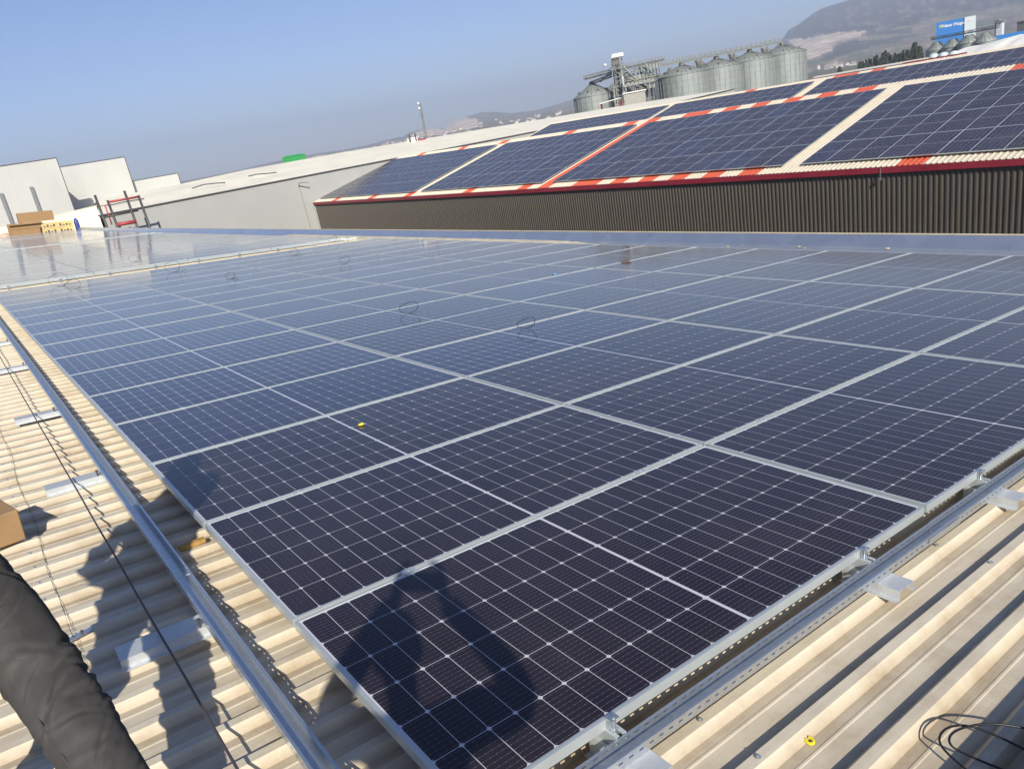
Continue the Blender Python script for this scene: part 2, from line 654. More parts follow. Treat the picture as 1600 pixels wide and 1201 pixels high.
RIBTOP = -0.115
RPH = 0.035                                  # middle of a crown, modulo 0.2
warehouse = thing('warehouse', 'low pitched warehouse under the near solar array with cream ribbed metal roof', 'warehouse', (0, 0, 0), (-TA, 0, 0))
low_me = sheet_mesh('roof_sheet', M_roof, 10.35)
up_me = sheet_mesh('roof_sheet_upper', M_roof, 8.2)
x0 = RPH - 0.1 - 80.0
for i in range(90):
    xx = x0 + i * 1.0
    inst('roof_sheet', low_me, warehouse, (xx, -0.80, RIBTOP))
    inst('roof_sheet', up_me, warehouse, (xx, -0.645 - 8.2, RIBTOP + 0.0035))
mb = MB()                                    # building under the sheets
mb.box(-80.0, 9.9, -8.9, 9.45, -9.0, RIBTOP - 0.06)
mb.build('wall', M_white, warehouse)
mb = MB()                                    # galvanised valley flashing behind the array
mb.poly([(x, y, z) for x in (-80.2, 9.9) for (y, z) in ((9.55, RIBTOP - 0.055), (9.66, RIBTOP - 0.05), (9.98, RIBTOP + 0.055), (10.08, RIBTOP + 0.225), (10.13, RIBTOP + 0.225), (10.13, -0.6), (9.55, -0.6))],
        [(0, 7, 8, 1), (1, 8, 9, 2), (2, 9, 10, 3), (3, 10, 11, 4), (4, 11, 12, 5)])
fl = mb.build('valley_flashing', M_galv_b, warehouse)
mb = MB()
mb.box(-80.2, 9.9, 10.075, 10.135, RIBTOP + 0.226, RIBTOP + 0.238)
mb.build('coping_strip', M_tape, warehouse)
mb = MB()                                    # screws with washers near the valley and the end lap
for i in range(-14, 14):
    for k in range(5):
        x = RPH + (i * 5 + k) * 0.2
        if -14 < x < 4:
            for yy in (-2.1, -0.70, 0.75, 2.2):
                mb.lathe([(0.0001, 0.007), (0.004, 0.007), (0.0045, 0.002), (0.009, 0.0015), (0.009, 0.0)], 8, (x, yy, RIBTOP + 0.0036))
sc = mb.build('screw_head', M_galv, warehouse)
sc['kind'] = 'stuff'

# flakes of old sealant and grit in the valley
mb = MB()
for i in range(60):
    x = random.uniform(-16, -3)
    y = random.uniform(9.5, 9.95)
    r = random.uniform(0.012, 0.045)
    z = RIBTOP - 0.05 + max(0, (y - 9.66)) * 0.33
    mb.lathe([(0.001, r * 0.3), (r * 0.6, r * 0.22), (r, 0)], 6, (x, y, z))
g = mb.build('valley_grit', M_tape)
g.rotation_euler = (-TA, 0, 0)
tag(g, 'pale crumbs of dried sealant lying along the valley flashing', 'debris', kind='stuff')

mb = MB()
NXs = 260
vs = []
for i in range(NXs + 1):
    x = -27 + 19.5 * i / NXs
    k = 0.5 + 0.9 * noise.fractal(Vector((x * 0.45, 1.7, 0)), 1.0, 2.0, 5)
    k = max(0.0, min(1.0, k)) * min(1, (x + 27) / 2, (-7.5 - x) / 1.5)
    n_ = 0.012 * noise.noise(Vector((x * 6, 0, 3)))
    e_ = max(0.0, min(1.0, (x + 27) / 2, (-7.5 - x) / 4.5))
    for (yy, zz) in ((9.50, -0.055), (9.60, -0.052), (9.72, -0.030), (9.84, 0.009), (9.96, 0.048)):
        hh_ = (0.0, 0.022, 0.036, 0.026, 0.002)[(9.50, 9.60, 9.72, 9.84, 9.96).index(yy)]
        vs.append((x, yy, RIBTOP + zz - 0.010 + e_ * (0.011 + hh_ * (0.5 + 1.4 * k) + n_ * 0.6)))
mb.poly(vs, [(i * 5 + j, (i + 1) * 5 + j, (i + 1) * 5 + j + 1, i * 5 + j + 1) for i in range(NXs) for j in range(4)])
mb.build('sealant_strip', simple('old_sealant', (0.56, 0.50, 0.38), 0.85, 0, 0.25, 5, bump=0.4), warehouse)

# ------------------------------------------------------------------ solar panels


def frame_mesh():
    mb = MB()
    t, lip = 0.0015, 0.011
    z1 = PH
    # outer walls with a top lip, mitre-free butted bars
    mb.box(0, PW, 0, lip, 0, z1)
    mb.box(0, PW, PL - lip, PL, 0, z1)
    mb.box(0, lip, lip, PL - lip, 0, z1)
    mb.box(PW - lip, PW, lip, PL - lip, 0, z1)
    return mb.mesh('frame', M_alu)


def lam_quad(mb, z, M=None, x0=0.011, mi=0):
    a, b_, c, d = x0, PW - x0, x0, PL - x0
    p = [Vector((a, c, z)), Vector((b_, c, z)), Vector((b_, d, z)), Vector((a, d, z))]
    if M is not None:
        p = [M @ q for q in p]
    mb.face(p, mi, [(a, c), (b_, c), (b_, d), (a, d)])


FRAME = frame_mesh()
LAM = {}
for kk in 'db':
    mb = MB()
    lam_quad(mb, PH - 0.0022)
    mb.face([(0.011, 0.011, 0.022), (0.011, PL - 0.011, 0.022), (PW - 0.011, PL - 0.011, 0.022), (PW - 0.011, 0.011, 0.022)], 1, [(0, 0)] * 4)
    LAM[kk] = mb.mesh('laminate', [M_lam[kk], M_back])
    LAM['s' + kk] = mb.mesh('laminate', [M_shed[kk], M_back])
mb = MB()
mb.face([(0.011, 0.011, 0.0319), (PW - 0.011, 0.011, 0.0319), (PW - 0.011, PL - 0.011, 0.0319), (0.011, PL - 0.011, 0.0319)])
mb.face([(0.011, 0.011, 0.022), (0.011, PL - 0.011, 0.022), (PW - 0.011, PL - 0.011, 0.022), (PW - 0.011, 0.011, 0.022)])
BACKM = mb.mesh('backsheet', M_back)
CELL = {}
for kk in 'db':
    mb = MB()
    cw, ch, q = 0.1812, 0.0904, 0.0078
    for (zz) in (0.0002,):
        pts = [(q, 0), (cw - q, 0), (cw, q), (cw, ch - q), (cw - q, ch), (q, ch), (0, ch - q), (0, q)]
        mb.face([(x, y, zz) for x, y in pts], 0, pts)
        for i in range(8):
            a_, b_ = pts[i], pts[(i + 1) % 8]
            mb.face([(a_[0], a_[1], -0.00005), (b_[0], b_[1], -0.00005), (b_[0], b_[1], zz), (a_[0], a_[1], zz)], 0, [(0.001, 0.001)] * 4)
    CELL[kk] = mb.mesh('cell', M_cell[kk])


def panel(loc, rot, label, group, kind='d', cells=False):
    t = thing('solar_module', label, 'solar panel', loc, rot, group)
    inst('frame', FRAME, t)
    if not cells:
        inst('laminate', LAM[kind], t)
    else:
        inst('backsheet', BACKM, t)
        for half in (0, 1):
            for j in range(12):
                for i in range(6):
                    x = MX + i * CPX + 0.0013
                    y = (PL / 2 + 0.006 + j * CPY + 0.0012) if half else (PL / 2 - 0.006 - (j + 1) * CPY + 0.0012)
                    inst('cell', CELL[kind], t, (x, y, 0.0320))
    return t


PITV, PITU = 1.154, 2.298
G1 = 'solar panels laid flat on the near ribbed roof'
rowname = ['row beside the cable tray on the left', 'second row from the left', 'third row from the left', 'row along the valley flashing']
rowshort = ['leftmost row', 'second row from the left', 'third row from the left', 'row along the valley flashing']
NEAR = {(0, 0), (0, 1), (0, 2), (0, 3), (1, 0), (1, 1), (1, 2), (2, 0), (2, 1), (3, 0)}
for r in range(4):
    for c in range(16):
        kind = 'b' if (r == 0 and c >= 3) or (random.random() < 0.12 and c > 2) else 'd'
        jit = random.uniform(-0.002, 0.002)
        loc = rp(r * PITU + jit, 1.144 - PW - c * PITV, -PH)
        lab = 'near array solar panel, %s, %s back from the front edge' % (rowshort[r], ORD[c])
        panel(loc, (-TA + random.uniform(-1, 1) * 0.0012, random.uniform(-1, 1) * 0.0015, 0), lab, G1, kind, (r, c) in NEAR)
for r in range(4):
    for c in range(20):
        kind = 'b' if random.random() < 0.2 else 'd'
        loc = rp(r * PITU, -19.22 - PW - c * PITV, -PH)
        lab = 'solar panel beyond the roof gap, %s, %s past the gap' % (rowshort[r].replace(' flashing', ''), ORD[c])
        panel(loc, (-TA + random.uniform(-1, 1) * 0.0015, random.uniform(-1, 1) * 0.002, 0), lab, G1, kind)
# the block behind the camera's right hand; its edge throws the shadow in the corner
for r in range(3):
    for c in range(2):
        loc = rp(0.55 + r * PITU, 1.99 + c * PITV, -PH)
        lab = 'solar panel of the block past the corner shadow, %s row, %s from the walkway' % (ORD[r], ORD[c])
        panel(loc, (-TA, 0, 0), lab, 'solar panels past the bottom right corner')

# shed roofs --------------------------------------------------------------
SEY, SEZ = 29.27, -2.50           # eave of the first shed roof
E2Y, E2Z = 50.0, -2.03            # valley between the two sheds


def sp(yy, x, h=0.0, ey=SEY, ez=SEZ):     # yy metres up the slope
    return Vector((x, ey + yy * CB - h * SB, ez + yy * SB + h * CB))


shed = thing('solar_shed', 'long shed with dark ribbed cladding, maroon fascia and cream and orange roof sheets', 'shed', (0, 0, 0))
ORX = [-65.4, -58.5, -51.5, -43.4, -37.4, -35.25, -31.4, -30.35, -28.4, -26.35, -24.3, -22.2, -20.2, -13.0]
SL = 10.95
eave_c = sheet_mesh('eave_sheet', M_roof2, 0.86, 1.05, pitch=0.21)
mid_c = sheet_mesh('roof_sheet_shed', M_roof2, SL - 0.86 - 0.80, 1.05, pitch=0.21)
ridge_c = sheet_mesh('ridge_sheet', M_roof2, 0.80, 1.05, pitch=0.21)
eave_o = sheet_mesh('eave_sheet', M_orange, 0.86, 1.05, pitch=0.21)
mid_o = sheet_mesh('roof_sheet_shed', M_orange, SL - 0.86 - 0.80, 1.05, pitch=0.21)
ridge_o = sheet_mesh('ridge_sheet', M_orange, 0.80, 1.05, pitch=0.21)
back_c = sheet_mesh('back_sheet', M_roof2, 10.3, 1.05, pitch=0.21)
xk = -69.65
i = 0
while xk < 3:
    o = any(abs(xk - q) < 0.55 for q in ORX)
    for me, yy in ((eave_o if o else eave_c, 0), (mid_o if abs(xk + 34.98) < 0.6 else mid_c, 0.86), (ridge_o if o else ridge_c, SL - 0.80)):
        ob = inst('roof_sheet', me, shed, sp(yy, xk, 0.0), (TB, 0, 0))
        if o:
            ob['label'] = 'orange ribbed sheet'
    inst('roof_sheet', back_c, shed, (xk, SEY + SL * CB + 0.02, SEZ + SL * SB), (-TB * 0.82, 0, 0))
    xk += 1.05
# brown cladding sheets
mb = MB()
for k in range(5):
    x = k * 0.2
    mb.poly([(x, 0, 0), (x + 0.10, 0, 0), (x + 0.118, -0.038, 0), (x + 0.182, -0.038, 0), (x + 0.2, 0, 0),
             (x, 0, 6.45), (x + 0.10, 0, 6.45), (x + 0.118, -0.038, 6.45), (x + 0.182, -0.038, 6.45), (x + 0.2, 0, 6.45)],
            [(0, 1, 6, 5), (1, 2, 7, 6), (2, 3, 8, 7), (3, 4, 9, 8)])
clad = mb.mesh('cladding_sheet', M_brown)
for k in range(73):
    inst('cladding_sheet', clad, shed, (-69.6 + k, SEY + 0.10, GZ))
mb = MB()
mb.box(-69.62, 3.3, SEY - 0.05, SEY + 0.03, SEZ - 0.26, SEZ - 0.035)
mb.build('fascia', M_red, shed)
mb = MB()
mb.box(-69.72, -69.58, SEY + 0.0, SEY + 0.12, GZ, SEZ - 0.05)
mb.build('corner_trim', M_grey, shed)
mb = MB()                      # body
mb.box(-69.5, 3.2, SEY + 0.12, E2Y + 10.2, GZ, SEZ - 0.2)
mb.build('wall', M_brown, shed)
mb = MB()                      # small lamp and conduit on the fascia
mb.box(-13.50, -13.465, SEY - 0.08, SEY - 0.052, SEZ - 0.42, SEZ - 0.05)
mb.box(-13.52, -13.44, SEY - 0.14, SEY - 0.05, SEZ - 0.52, SEZ - 0.43)
mb.build('conduit', M_galv, shed)

GS = 'solar panels on the dark walled shed'
blocks = [(-17.33, 9, 'right of wide cream strip', ''),
          (-34.08, 14, 'right of the orange strip', 'from the orange strip'),
          (-49.85, 13, 'left of the orange strip', 'from the narrow strip')]
rn = ['bottom row', 'second row up', 'third row up', 'top row']
SP = 1.1345
for (bx, nc, desc, cnt) in blocks:
    for c in range(nc):
        for r in range(4):
            loc = sp(0.60 + r * PITU, bx + c * SP, 0.075)
            panel(loc, (TB + random.uniform(-1, 1) * 0.002, random.uniform(-1, 1) * 0.002, 0),
                  'shed solar panel, %s, %s column, %s' % (desc, ORD[c], rn[r]), GS, 'sb' if random.random() < 0.15 else 'sd')
# every other panel in sight, as one object
mb = MB()


def rest_panel(M, mi=2):
    for bx_ in ((0, PW, 0, 0.016), (0, PW, PL - 0.016, PL), (0, 0.016, 0.016, PL - 0.016), (PW - 0.016, PW, 0.016, PL - 0.016)):
        mb.box(*bx_, 0, PH, 0, M)
    lam_quad(mb, PH - 0.002, M, 0.016, mi)


for c in range(16):
    for r in range(4):
        rest_panel(Matrix.Translation(sp(0.60 + r * PITU, -69.2 + c * SP, 0.075)) @ Matrix.Rotation(TB, 4, 'X'))
for (bx, nc) in ((-68.7, 16), (-49.85, 13), (-34.08, 14), (-17.33, 6)):
    for c in range(nc):
        for r in range(4):
            rest_panel(Matrix.Translation(sp(0.72 + r * PITU, bx + c * SP, 0.075, E2Y, E2Z)) @ Matrix.Rotation(TB, 4, 'X'))
for (bx, nc) in ((-43.95, 16), (-63.6, 12)):
    for c in range(nc):
        for r in range(4):
            rest_panel(Matrix.Translation(rp(r * PITU, bx - PW - c * PITV, -PH)) @ Matrix.Rotation(-TA, 4, 'X'), 1)
for c in range(14):
    for r in range(4):
        rest_panel(Matrix.Translation(sp(0.72 + r * PITU, -48.4 + c * SP, 0.075, 70.6, -2.1)) @ Matrix.Rotation(TB, 4, 'X'))
rest = mb.build('solar_panels', [M_alu, M_lam['d'], M_shed['d']])
tag(rest, 'far solar panels at the shed ends, second shed and roof end', 'solar panels', kind='stuff')

shed2 = thing('second_shed', 'second cream ribbed roof with solar panels behind the first shed ridge', 'shed', (0, 0, 0))
OR2 = [-42.6, -33.9, -32.7, -31.0]
xk = -69.65
while xk < -5:
    o = any(abs(xk - q) < 0.55 for q in OR2)
    for me, yy in ((eave_o if o else eave_c, 0), (mid_o if o else mid_c, 0.86), (ridge_o if o else ridge_c, SL - 0.80)):
        inst('roof_sheet', me, shed2, sp(yy, xk, 0.0, E2Y, E2Z), (TB, 0, 0))
    inst('roof_sheet', back_c, shed2, (xk, E2Y + SL * CB + 0.02, E2Z + SL * SB), (-TB * 0.82, 0, 0))
    xk += 1.05
mb = MB()
mb.box(-28.5, -24.0, E2Y + SL * CB - 0.02, E2Y + SL * CB + 0.03, E2Z + SL * SB + 0.005, E2Z + SL * SB + 0.09)
mb.build('ridge_trim', M_red, shed2)
mb = MB()
mb.box(-69.4, -5, 60.5, 70.5, GZ, -2.6)
mb.build('wall', M_brown, shed2)
shed3 = thing('third_shed', 'farthest shed roof, blue grey with solar panels, right of the grain silos', 'shed', (0, 0, 0))
mb = MB()
mb.poly([(-48.6, 70.5, -2.12), (-30, 70.5, -2.12), (-30, 81.2, 0.56), (-48.6, 81.2, 0.56), (-30, 92, -2.1), (-48.6, 92, -2.1)], [(0, 1, 2, 3), (3, 2, 4, 5)])
mb.build('roof', M_roof2, shed3)
mb = MB()
mb.box(-48.5, -30.1, 70.6, 91.9, GZ, -2.6)
mb.build('wall', M_brown, shed3)

# white sagging membrane roof behind the second shed, right edge
mem = thing('membrane_roof', 'white membrane roof with soft bulges behind the second shed ridge, far right', 'membrane roof', (0, 0, 0))
prof = [(-40, -0.6), (-36, -0.1), (-34.3, 0.30), (-32.6, 0.52), (-31.2, 0.72), (-29.9, 0.92), (-28.6, 0.90), (-27.6, 1.02), (-26.6, 1.20), (-25.6, 1.12), (-24.0, 1.25), (-22, 1.2), (-18, 1.3), (-10, 1.2)]


def pl(tab, x):
    if x <= tab[0][0]:
        return tab[0][1]
    for (a, va), (b_, vb) in zip(tab, tab[1:]):
        if x <= b_:
            t = (x - a) / (b_ - a)
            t = t * t * (3 - 2 * t)
            return va + (vb - va) * t
    return tab[-1][1]


mb = MB()
NX, NY = 80, 12
vs = []
for j in range(NY + 1):
    for i in range(NX + 1):
        x = -40 + 30 * i / NX
        t = j / NY
        y = 66 + 18 * t
        z = -2.2 + (pl(prof, x) + 2.2) * math.sin(math.pi * t) ** 0.5 if t not in (0, 1) else -2.2
        vs.append((x, y, z + 0.04 * math.sin(x * 5)))
fs = [(j * (NX + 1) + i, j * (NX + 1) + i + 1, (j + 1) * (NX + 1) + i + 1, (j + 1) * (NX + 1) + i) for j in range(NY) for i in range(NX)]
mb.poly(vs, fs)
mb.build('cover', M_membrane, mem, True)
for k, (px, py) in enumerate(((1459, 90), (1474, 88), (1490, 86))):
    p = at_y(px, py, 64)
    v = thing('roof_vent', ['leftmost', 'middle', 'rightmost'][k] + ' of three pale blue vents at the left of the membrane roof', 'vent', (p.x, p.y, p.z), group='pale vents by the membrane roof')
    mb = MB()
    mb.lathe([(0.28, -3.0), (0.28, 0.12)], 14)
    mb.build('pipe', M_sky, v, True)
    mb = MB()
    mb.lathe([(0.33, -0.05), (0.33, 0.16), (0.2, 0.26), (0.001, 0.29)], 14)
    mb.build('cowl', M_sky, v, True)

# ------------------------------------------------------------------ pale grey building along the left side
hall = thing('grey_hall', 'long pale grey hall with smooth wall and white roof behind the sheds', 'hall', (0, 0, 0))
GX = -69.75
wp = MB()
wp.box(-0.04, 0, 0.0, 1.2, 0, 1)
wp = wp.mesh('wall_panel', M_grey)
for k in range(70):
    y0 = 10.9 + k * 1.2
    top = -0.04 + (0.0 if y0 < 75 else (y0 - 75) * 0.028)
    o = inst('wall_panel', wp, hall, (GX, y0, GZ))
    o.scale = (1, 1, top - GZ)
mb = MB()
mb.box(-95, GX - 0.05, 13.0, 94.85, GZ, -0.1)
mb.build('wall', M_grey, hall)
mb = MB()
mb.bar((GX + 0.06, 10.6, 0.0), (GX + 0.06, 75, 0.0), 0.10, 0.10)
mb.bar((GX + 0.06, 75.1, 0.0), (GX + 0.06, 94.9, 0.56), 0.10, 0.10)
mb.build('gutter', M_dark, hall)
# white roof surface with soft hollows near its left end
mb = MB()
NX, NY = 16, 120
vs = []
for j in range(NY + 1):
    y = 10.7 + 84.2 * j / NY
    for i in range(NX + 1):
        t = i / NX
        x = GX - 12.6 * t
        ridge = 1.18 if y < 20 else 1.18 + (min(y, 28) - 20) * 0.033
        ridge -= max(0, y - 40) * 0.012
        z = 0.06 + ridge * t
        if y < 34:
            z += 0.13 * math.sin(t * 7.5 - (y - 10) * 0.22) * math.sin(math.pi * t) * min(1, (34 - y) / 8) * min(1, (y - 10.6) / 5)
        z += max(0, y - 75) * 0.028 * (1 - t)
        vs.append((x, y + max(0, 1 - (y - 10.7) / 6) * 2.3 * t, z))
mb.poly(vs, [(j * (NX + 1) + i, (j + 1) * (NX + 1) + i, (j + 1) * (NX + 1) + i + 1, j * (NX + 1) + i + 1) for j in range(NY) for i in range(NX)])
mb.poly([(GX - 12.6, 13.0, 1.2), (GX - 12.6, 94.9, 0.7), (GX - 26, 94.9, -0.6), (GX - 26, 13.0, -0.6)], [(0, 1, 2, 3)])
hr = mb.build('roof', M_wroof, hall, True)
mb = MB()
mb.tube([(GX + 0.02, 28.3, -0.9), (GX + 0.35, 28.2, -0.55), (GX + 0.7, 28.5, -0.5), (GX + 0.8, 29.0, -0.62)], 0.05, 6)
mb.tube([(GX + 0.06, 28.3, -0.9), (GX + 0.06, 28.4, -5.0)], 0.03, 6)
mb.build('lamp_bracket', M_bridge, hall)
mb = MB()
mb.poly([(GX + 0.0, 10.72, GZ), (GX + 0.0, 10.72, 0.03), (GX - 12.6, 13.0, 1.2), (GX - 12.6, 13.0, GZ)], [(0, 1, 2, 3)])
mb.build('gable_wall', M_wroof, hall)
# dark tubes painting in the shade of folds and dips in the roof
for k, pts in enumerate(([(300, 296), (318, 290), (336, 288), (352, 287)], [(168, 323), (190, 318), (206, 315), (225, 312)], [(388, 277), (400, 274), (415, 273), (432, 271)])):
    fold_mb = MB()
    fold_mb.tube([at_x(a, b_ - 1.5, GX - 4) for a, b_ in pts], 0.05, 6)
    o = fold_mb.build('roof_cable', M_dark)
    tag(o, ['dark cable lying across the white roof beside the third stepped wall', 'dark cable on the white roof just behind the scaffold', 'short dark cable on the white roof, rightmost of three'][k], 'cable')

# ribbed white end wall behind the cartons
par = thing('ribbed_end_wall', 'low white ribbed wall closing the far end of the near roof', 'wall', (-81.0, -12, 0))
mb = MB()
for k in range(int(24.7 / 0.25)):
    y = k * 0.25
    top = 0.36 + (y - 16.3) * 0.041
    mb.box(-0.03, 0.0, y, y + 0.16, -4, top)
    mb.box(-0.03, 0.035, y + 0.16, y + 0.25, -4, top)
mb.build('wall_sheet', M_wroof, par)
mb = MB()
mb.bar((0.0, 0, 0.36 + (0 - 16.3) * 0.041 + 0.02), (0.0, 24.75, 0.36 + (24.75 - 16.3) * 0.041 + 0.02), 0.12, 0.04)
mb.build('capping', M_wroof, par)

# stepped pale buildings at the far left
for k, (xw, y0, y1, zt, lab) in enumerate(((-84.5, -14, 11.05, 5.62, 'tallest pale grey building at the left edge with two dark ducts'),
                                           (-91, 4, 18.3, 4.98, 'middle stepped pale building with the shadow triangle on its wall'),
                                           (-91.6, 18.35, 23.35, 2.42, 'lowest and rightmost stepped pale building beside the white roof'))):
    b_ = thing('stepped_building', lab, 'building', (xw, y0, GZ), group='stepped pale buildings at the far left')
    n = max(1, int((y1 - y0) / 4))
    wpan = MB()
    wd = (y1 - y0) / n
    wpan.box(-0.15, 0, 0.002, wd - 0.002, 0, zt - GZ)
    wme = wpan.mesh('wall_panel', M_white)
    for q in range(n):
        inst('wall_panel', wme, b_, (0, q * wd, 0))
    mb = MB()
    lowz = (3.98 if k == 0 else zt - 0.1) - GZ
    mb.box(-14, -0.16, 0.02, y1 - y0 - 0.02, 0, lowz)
    mb.build('wall', M_white, b_)
    mb = MB()
    mb.box(-0.22, 0.05, -0.03, y1 - y0 + 0.03, zt - GZ + 0.001, zt - GZ + 0.06)
    mb.box(-0.10, 0.05, y1 - y0 + 0.003, y1 - y0 + 0.06, 0, zt - GZ - 0.002)
    mb.build('edge_trim', M_dark, b_)
    if k == 0:
        for (a, c) in (((2, 302), (17, 346)), ((48, 292), (63, 330))):
            p, q = at_x(a[0], a[1], xw + 0.2), at_x(c[0], c[1], xw + 0.2)
            mb = MB()
            ym = (p.y + q.y) / 2
            mb.box(0.06, 0.20, ym - 0.15 - y0, ym + 0.15 - y0, q.z - GZ - 1.5, p.z - GZ)
            mb.build('duct', M_post, b_)

# ------------------------------------------------------------------ trays, brackets, clamps on the near roof


def tray(L, w=0.062, h=0.034, pitch=0.040, near=(0, 9), slot=0.017):
    """cable tray along y: plain floor, two side walls pierced by a row of slots, rolled lips"""
    mb = MB()
    t = 0.0014
    mb.box(0, w, 0, L, 0, t)
    for sx in (0, w - t):
        x0, x1 = sx, sx + t
        mb.box(x0, x1, 0, L, t, 0.016)
        mb.box(x0, x1, 0, L, 0.022, h)
        y = 0.0
        k = 0
        while y < L - pitch:
            mb.box(x0, x1, y + slot, y + pitch, 0.016, 0.022)
            y += pitch
    mb.box(0.0, 0.009, 0, L, h, h + t)
    mb.box(w - 0.009, w, 0, L, h, h + t)
    return mb


t1 = thing('cable_tray', 'perforated galvanised cable tray running along the front edge of the array', 'cable tray', rp(-0.35, 1.186, RIBTOP + 0.039), (-TA, 0, 0))
tray(2.6, 0.058).build('tray_channel', M_galv, t1)
b2 = tray(6.9, 0.058).build('tray_channel', M_galv, t1)
b2.location = (-0.001, 2.58, 0.0016)
cp = MB()                       # splice plates where the two lengths join
cp.box(-0.004, -0.0015, 2.46, 2.72, 0.004, 0.03)
cp.box(0.0595, 0.062, 2.46, 2.72, 0.004, 0.03)
cp.build('splice_plate', M_galv, t1)
t2 = thing('cable_tray', 'perforated galvanised cable tray crossing the ribs left of the array', 'cable tray', rp(-0.232, 1.6, RIBTOP + 0.039), (-TA, 0, R(90)))
t2.rotation_mode = 'QUATERNION'
t2.rotation_quaternion = (Matrix.Rotation(-TA, 4, 'X') @ Matrix.Rotation(R(90), 4, 'Z')).to_quaternion()
tray(2.45, 0.066).build('tray_channel', M_galv, t2)
b3 = tray(19.0, 0.066).build('tray_channel', M_galv, t2)
b3.location = (0.0005, 2.43, 0.0016)


def bracket(L, w=0.115, h=0.038):
    mb = MB()
    t = 0.002
    mb.box(-w / 2, w / 2, 0, L, h - t, h)
    mb.box(-w / 2, -w / 2 + t, 0, L, 0, h - t)
    mb.box(w / 2 - t, w / 2, 0, L, 0, h - t)
    mb.box(-w / 2 - 0.022, -w / 2, 0, L, 0, t)
    mb.box(w / 2, w / 2 + 0.022, 0, L, 0, t)
    mb.box(-w / 2 + t, w / 2 - t, L - 0.006, L - 0.004, 0.001, h - t)
    return mb


BR = bracket(0.38).mesh('bracket_plate', M_plate)
BRS = bracket(0.22, 0.10).mesh('bracket_plate', M_plate)
for k, (v, s_) in enumerate(((-0.40, 'nearest the worker'), (-2.66, 'second along the left tray'), (-4.74, 'third along the left tray'), (-7.38, 'fourth along the left tray'), (-9.6, 'fifth along the left tray'))):
    b_ = thing('support_bracket', 'flat galvanised bracket under the left cable tray, ' + s_, 'bracket', rp(-0.535, v, RIBTOP), (-TA, 0, 0), 'flat brackets under the cable trays')
    inst('bracket_plate', BR, b_)
    mb = MB()
    mb.lathe([(0.006, 0.0), (0.006, 0.055), (0.010, 0.055), (0.010, 0.063), (0.0001, 0.063)], 6, (0.045, 0.285, 0.01))
    mb.build('bolt', M_dark, b_)
for k, (u, s_) in enumerate(((0.48, 'nearest the bottom'), (1.78, 'second up the front edge'), (2.78, 'third up the front edge'), (4.08, 'fourth up the front edge'))):
    b_ = thing('support_bracket', 'galvanised bracket end poking out under the front tray, ' + s_, 'bracket', rp(u, 1.325, RIBTOP), (-TA, 0, 0), 'flat brackets under the cable trays')
    b_.rotation_mode = 'QUATERNION'
    b_.rotation_quaternion = (Matrix.Rotation(-TA, 4, 'X') @ Matrix.Rotation(R(90), 4, 'Z')).to_quaternion()
    BR2 = inst('bracket_plate', BRS, b_)
# rails with clamps
mc = MB()
mc.box(-0.022, 0.022, -0.020, 0.020, 0.0006, 0.0028)
mc.box(-0.03, 0.03, -0.009, 0.009, -0.03, 0.001)
mc.lathe([(0.005, 0.0028), (0.005, 0.006), (0.0001, 0.006)], 6)
MC = mc.mesh('mid_clamp', M_alu)
ec = MB()
ec.box(-0.02, 0.02, -0.008, 0.026, 0.001, 0.0035)
ec.box(-0.02, 0.02, 0.003, 0.007, -0.036, 0.001)
ec.box(-0.02, 0.02, 0.007, 0.028, -0.036, -0.033)
ec.lathe([(0.006, -0.033), (0.006, 0.0035), (0.008, 0.0035), (0.008, 0.009), (0.0001, 0.009)], 8, (0, 0.016, 0))
EC = ec.mesh('end_clamp', M_galv)
ft = MB()
ft.box(-0.02, 0.02, 0, 0.06, RIBTOP, -0.0765)
FT = ft.mesh('rail_foot', M_galv)
side_of = ['lower', 'upper']
for r in range(4):
    for q, off in enumerate((0.48, 1.80)):
        u = r * PITU + off
        t = thing('mounting_rail', 'aluminium rail under the %s of panels, %s of its pair' % (rowshort[r] if r < 3 else 'valley row', side_of[q]), 'rail', rp(u, 0, 0), (-TA, 0, 0), 'rails carrying the near array')
        mb = MB()
        mb.box(-17.4, 1.185, -0.02, -0.016, -0.0765, -0.0355)
        mb.box(-17.4, 1.185, 0.016, 0.02, -0.0765, -0.0355)
        mb.box(-17.4, 1.185, -0.016, 0.016, -0.0765, -0.073)
        mb.box(-17.4, 1.185, -0.016, -0.006, -0.0385, -0.0355)
        mb.box(-17.4, 1.185, 0.006, 0.016, -0.0385, -0.0355)
        mb.build('rail_bar', M_alu, t)
        ecl = inst('end_clamp', EC, t, (1.144, 0, 0), (0, 0, R(-90)))
        ecl.scale = (0.8, 0.8, 1.0)
        for c in range(15):
            inst('mid_clamp', MC, t, (-c * PITV, 0, 0), (0, 0, R(90)))
        for c in range(0, 14):
            inst('rail_foot', FT, t, (RPH + 1.0 - c * 1.2, -0.03, 0))

for (v_, nm_) in ((-19.17, 'galvanised tray along the near edge of the block beyond the first roof gap'), (-43.88, 'galvanised tray along the second roof gap, far left'), (-63.52, 'galvanised tray along the third roof gap, farthest left')):
    tt = thing('cable_tray', nm_, 'cable tray', rp(-0.1, v_, -0.080), (-TA, 0, 0), 'closed trays along the roof gaps')
    mb = MB()
    mb.box(0, 0.045, 0, 9.6, 0.0, 0.048)
    mb.build('tray_channel', M_alu, tt)
    mb = MB()
    for q in range(9):
        mb.box(-0.004, 0.052, 0.5 + q * 1.1, 0.56 + q * 1.1, -0.03, 0.052)
    mb.build('tray_clip', M_galv, tt)

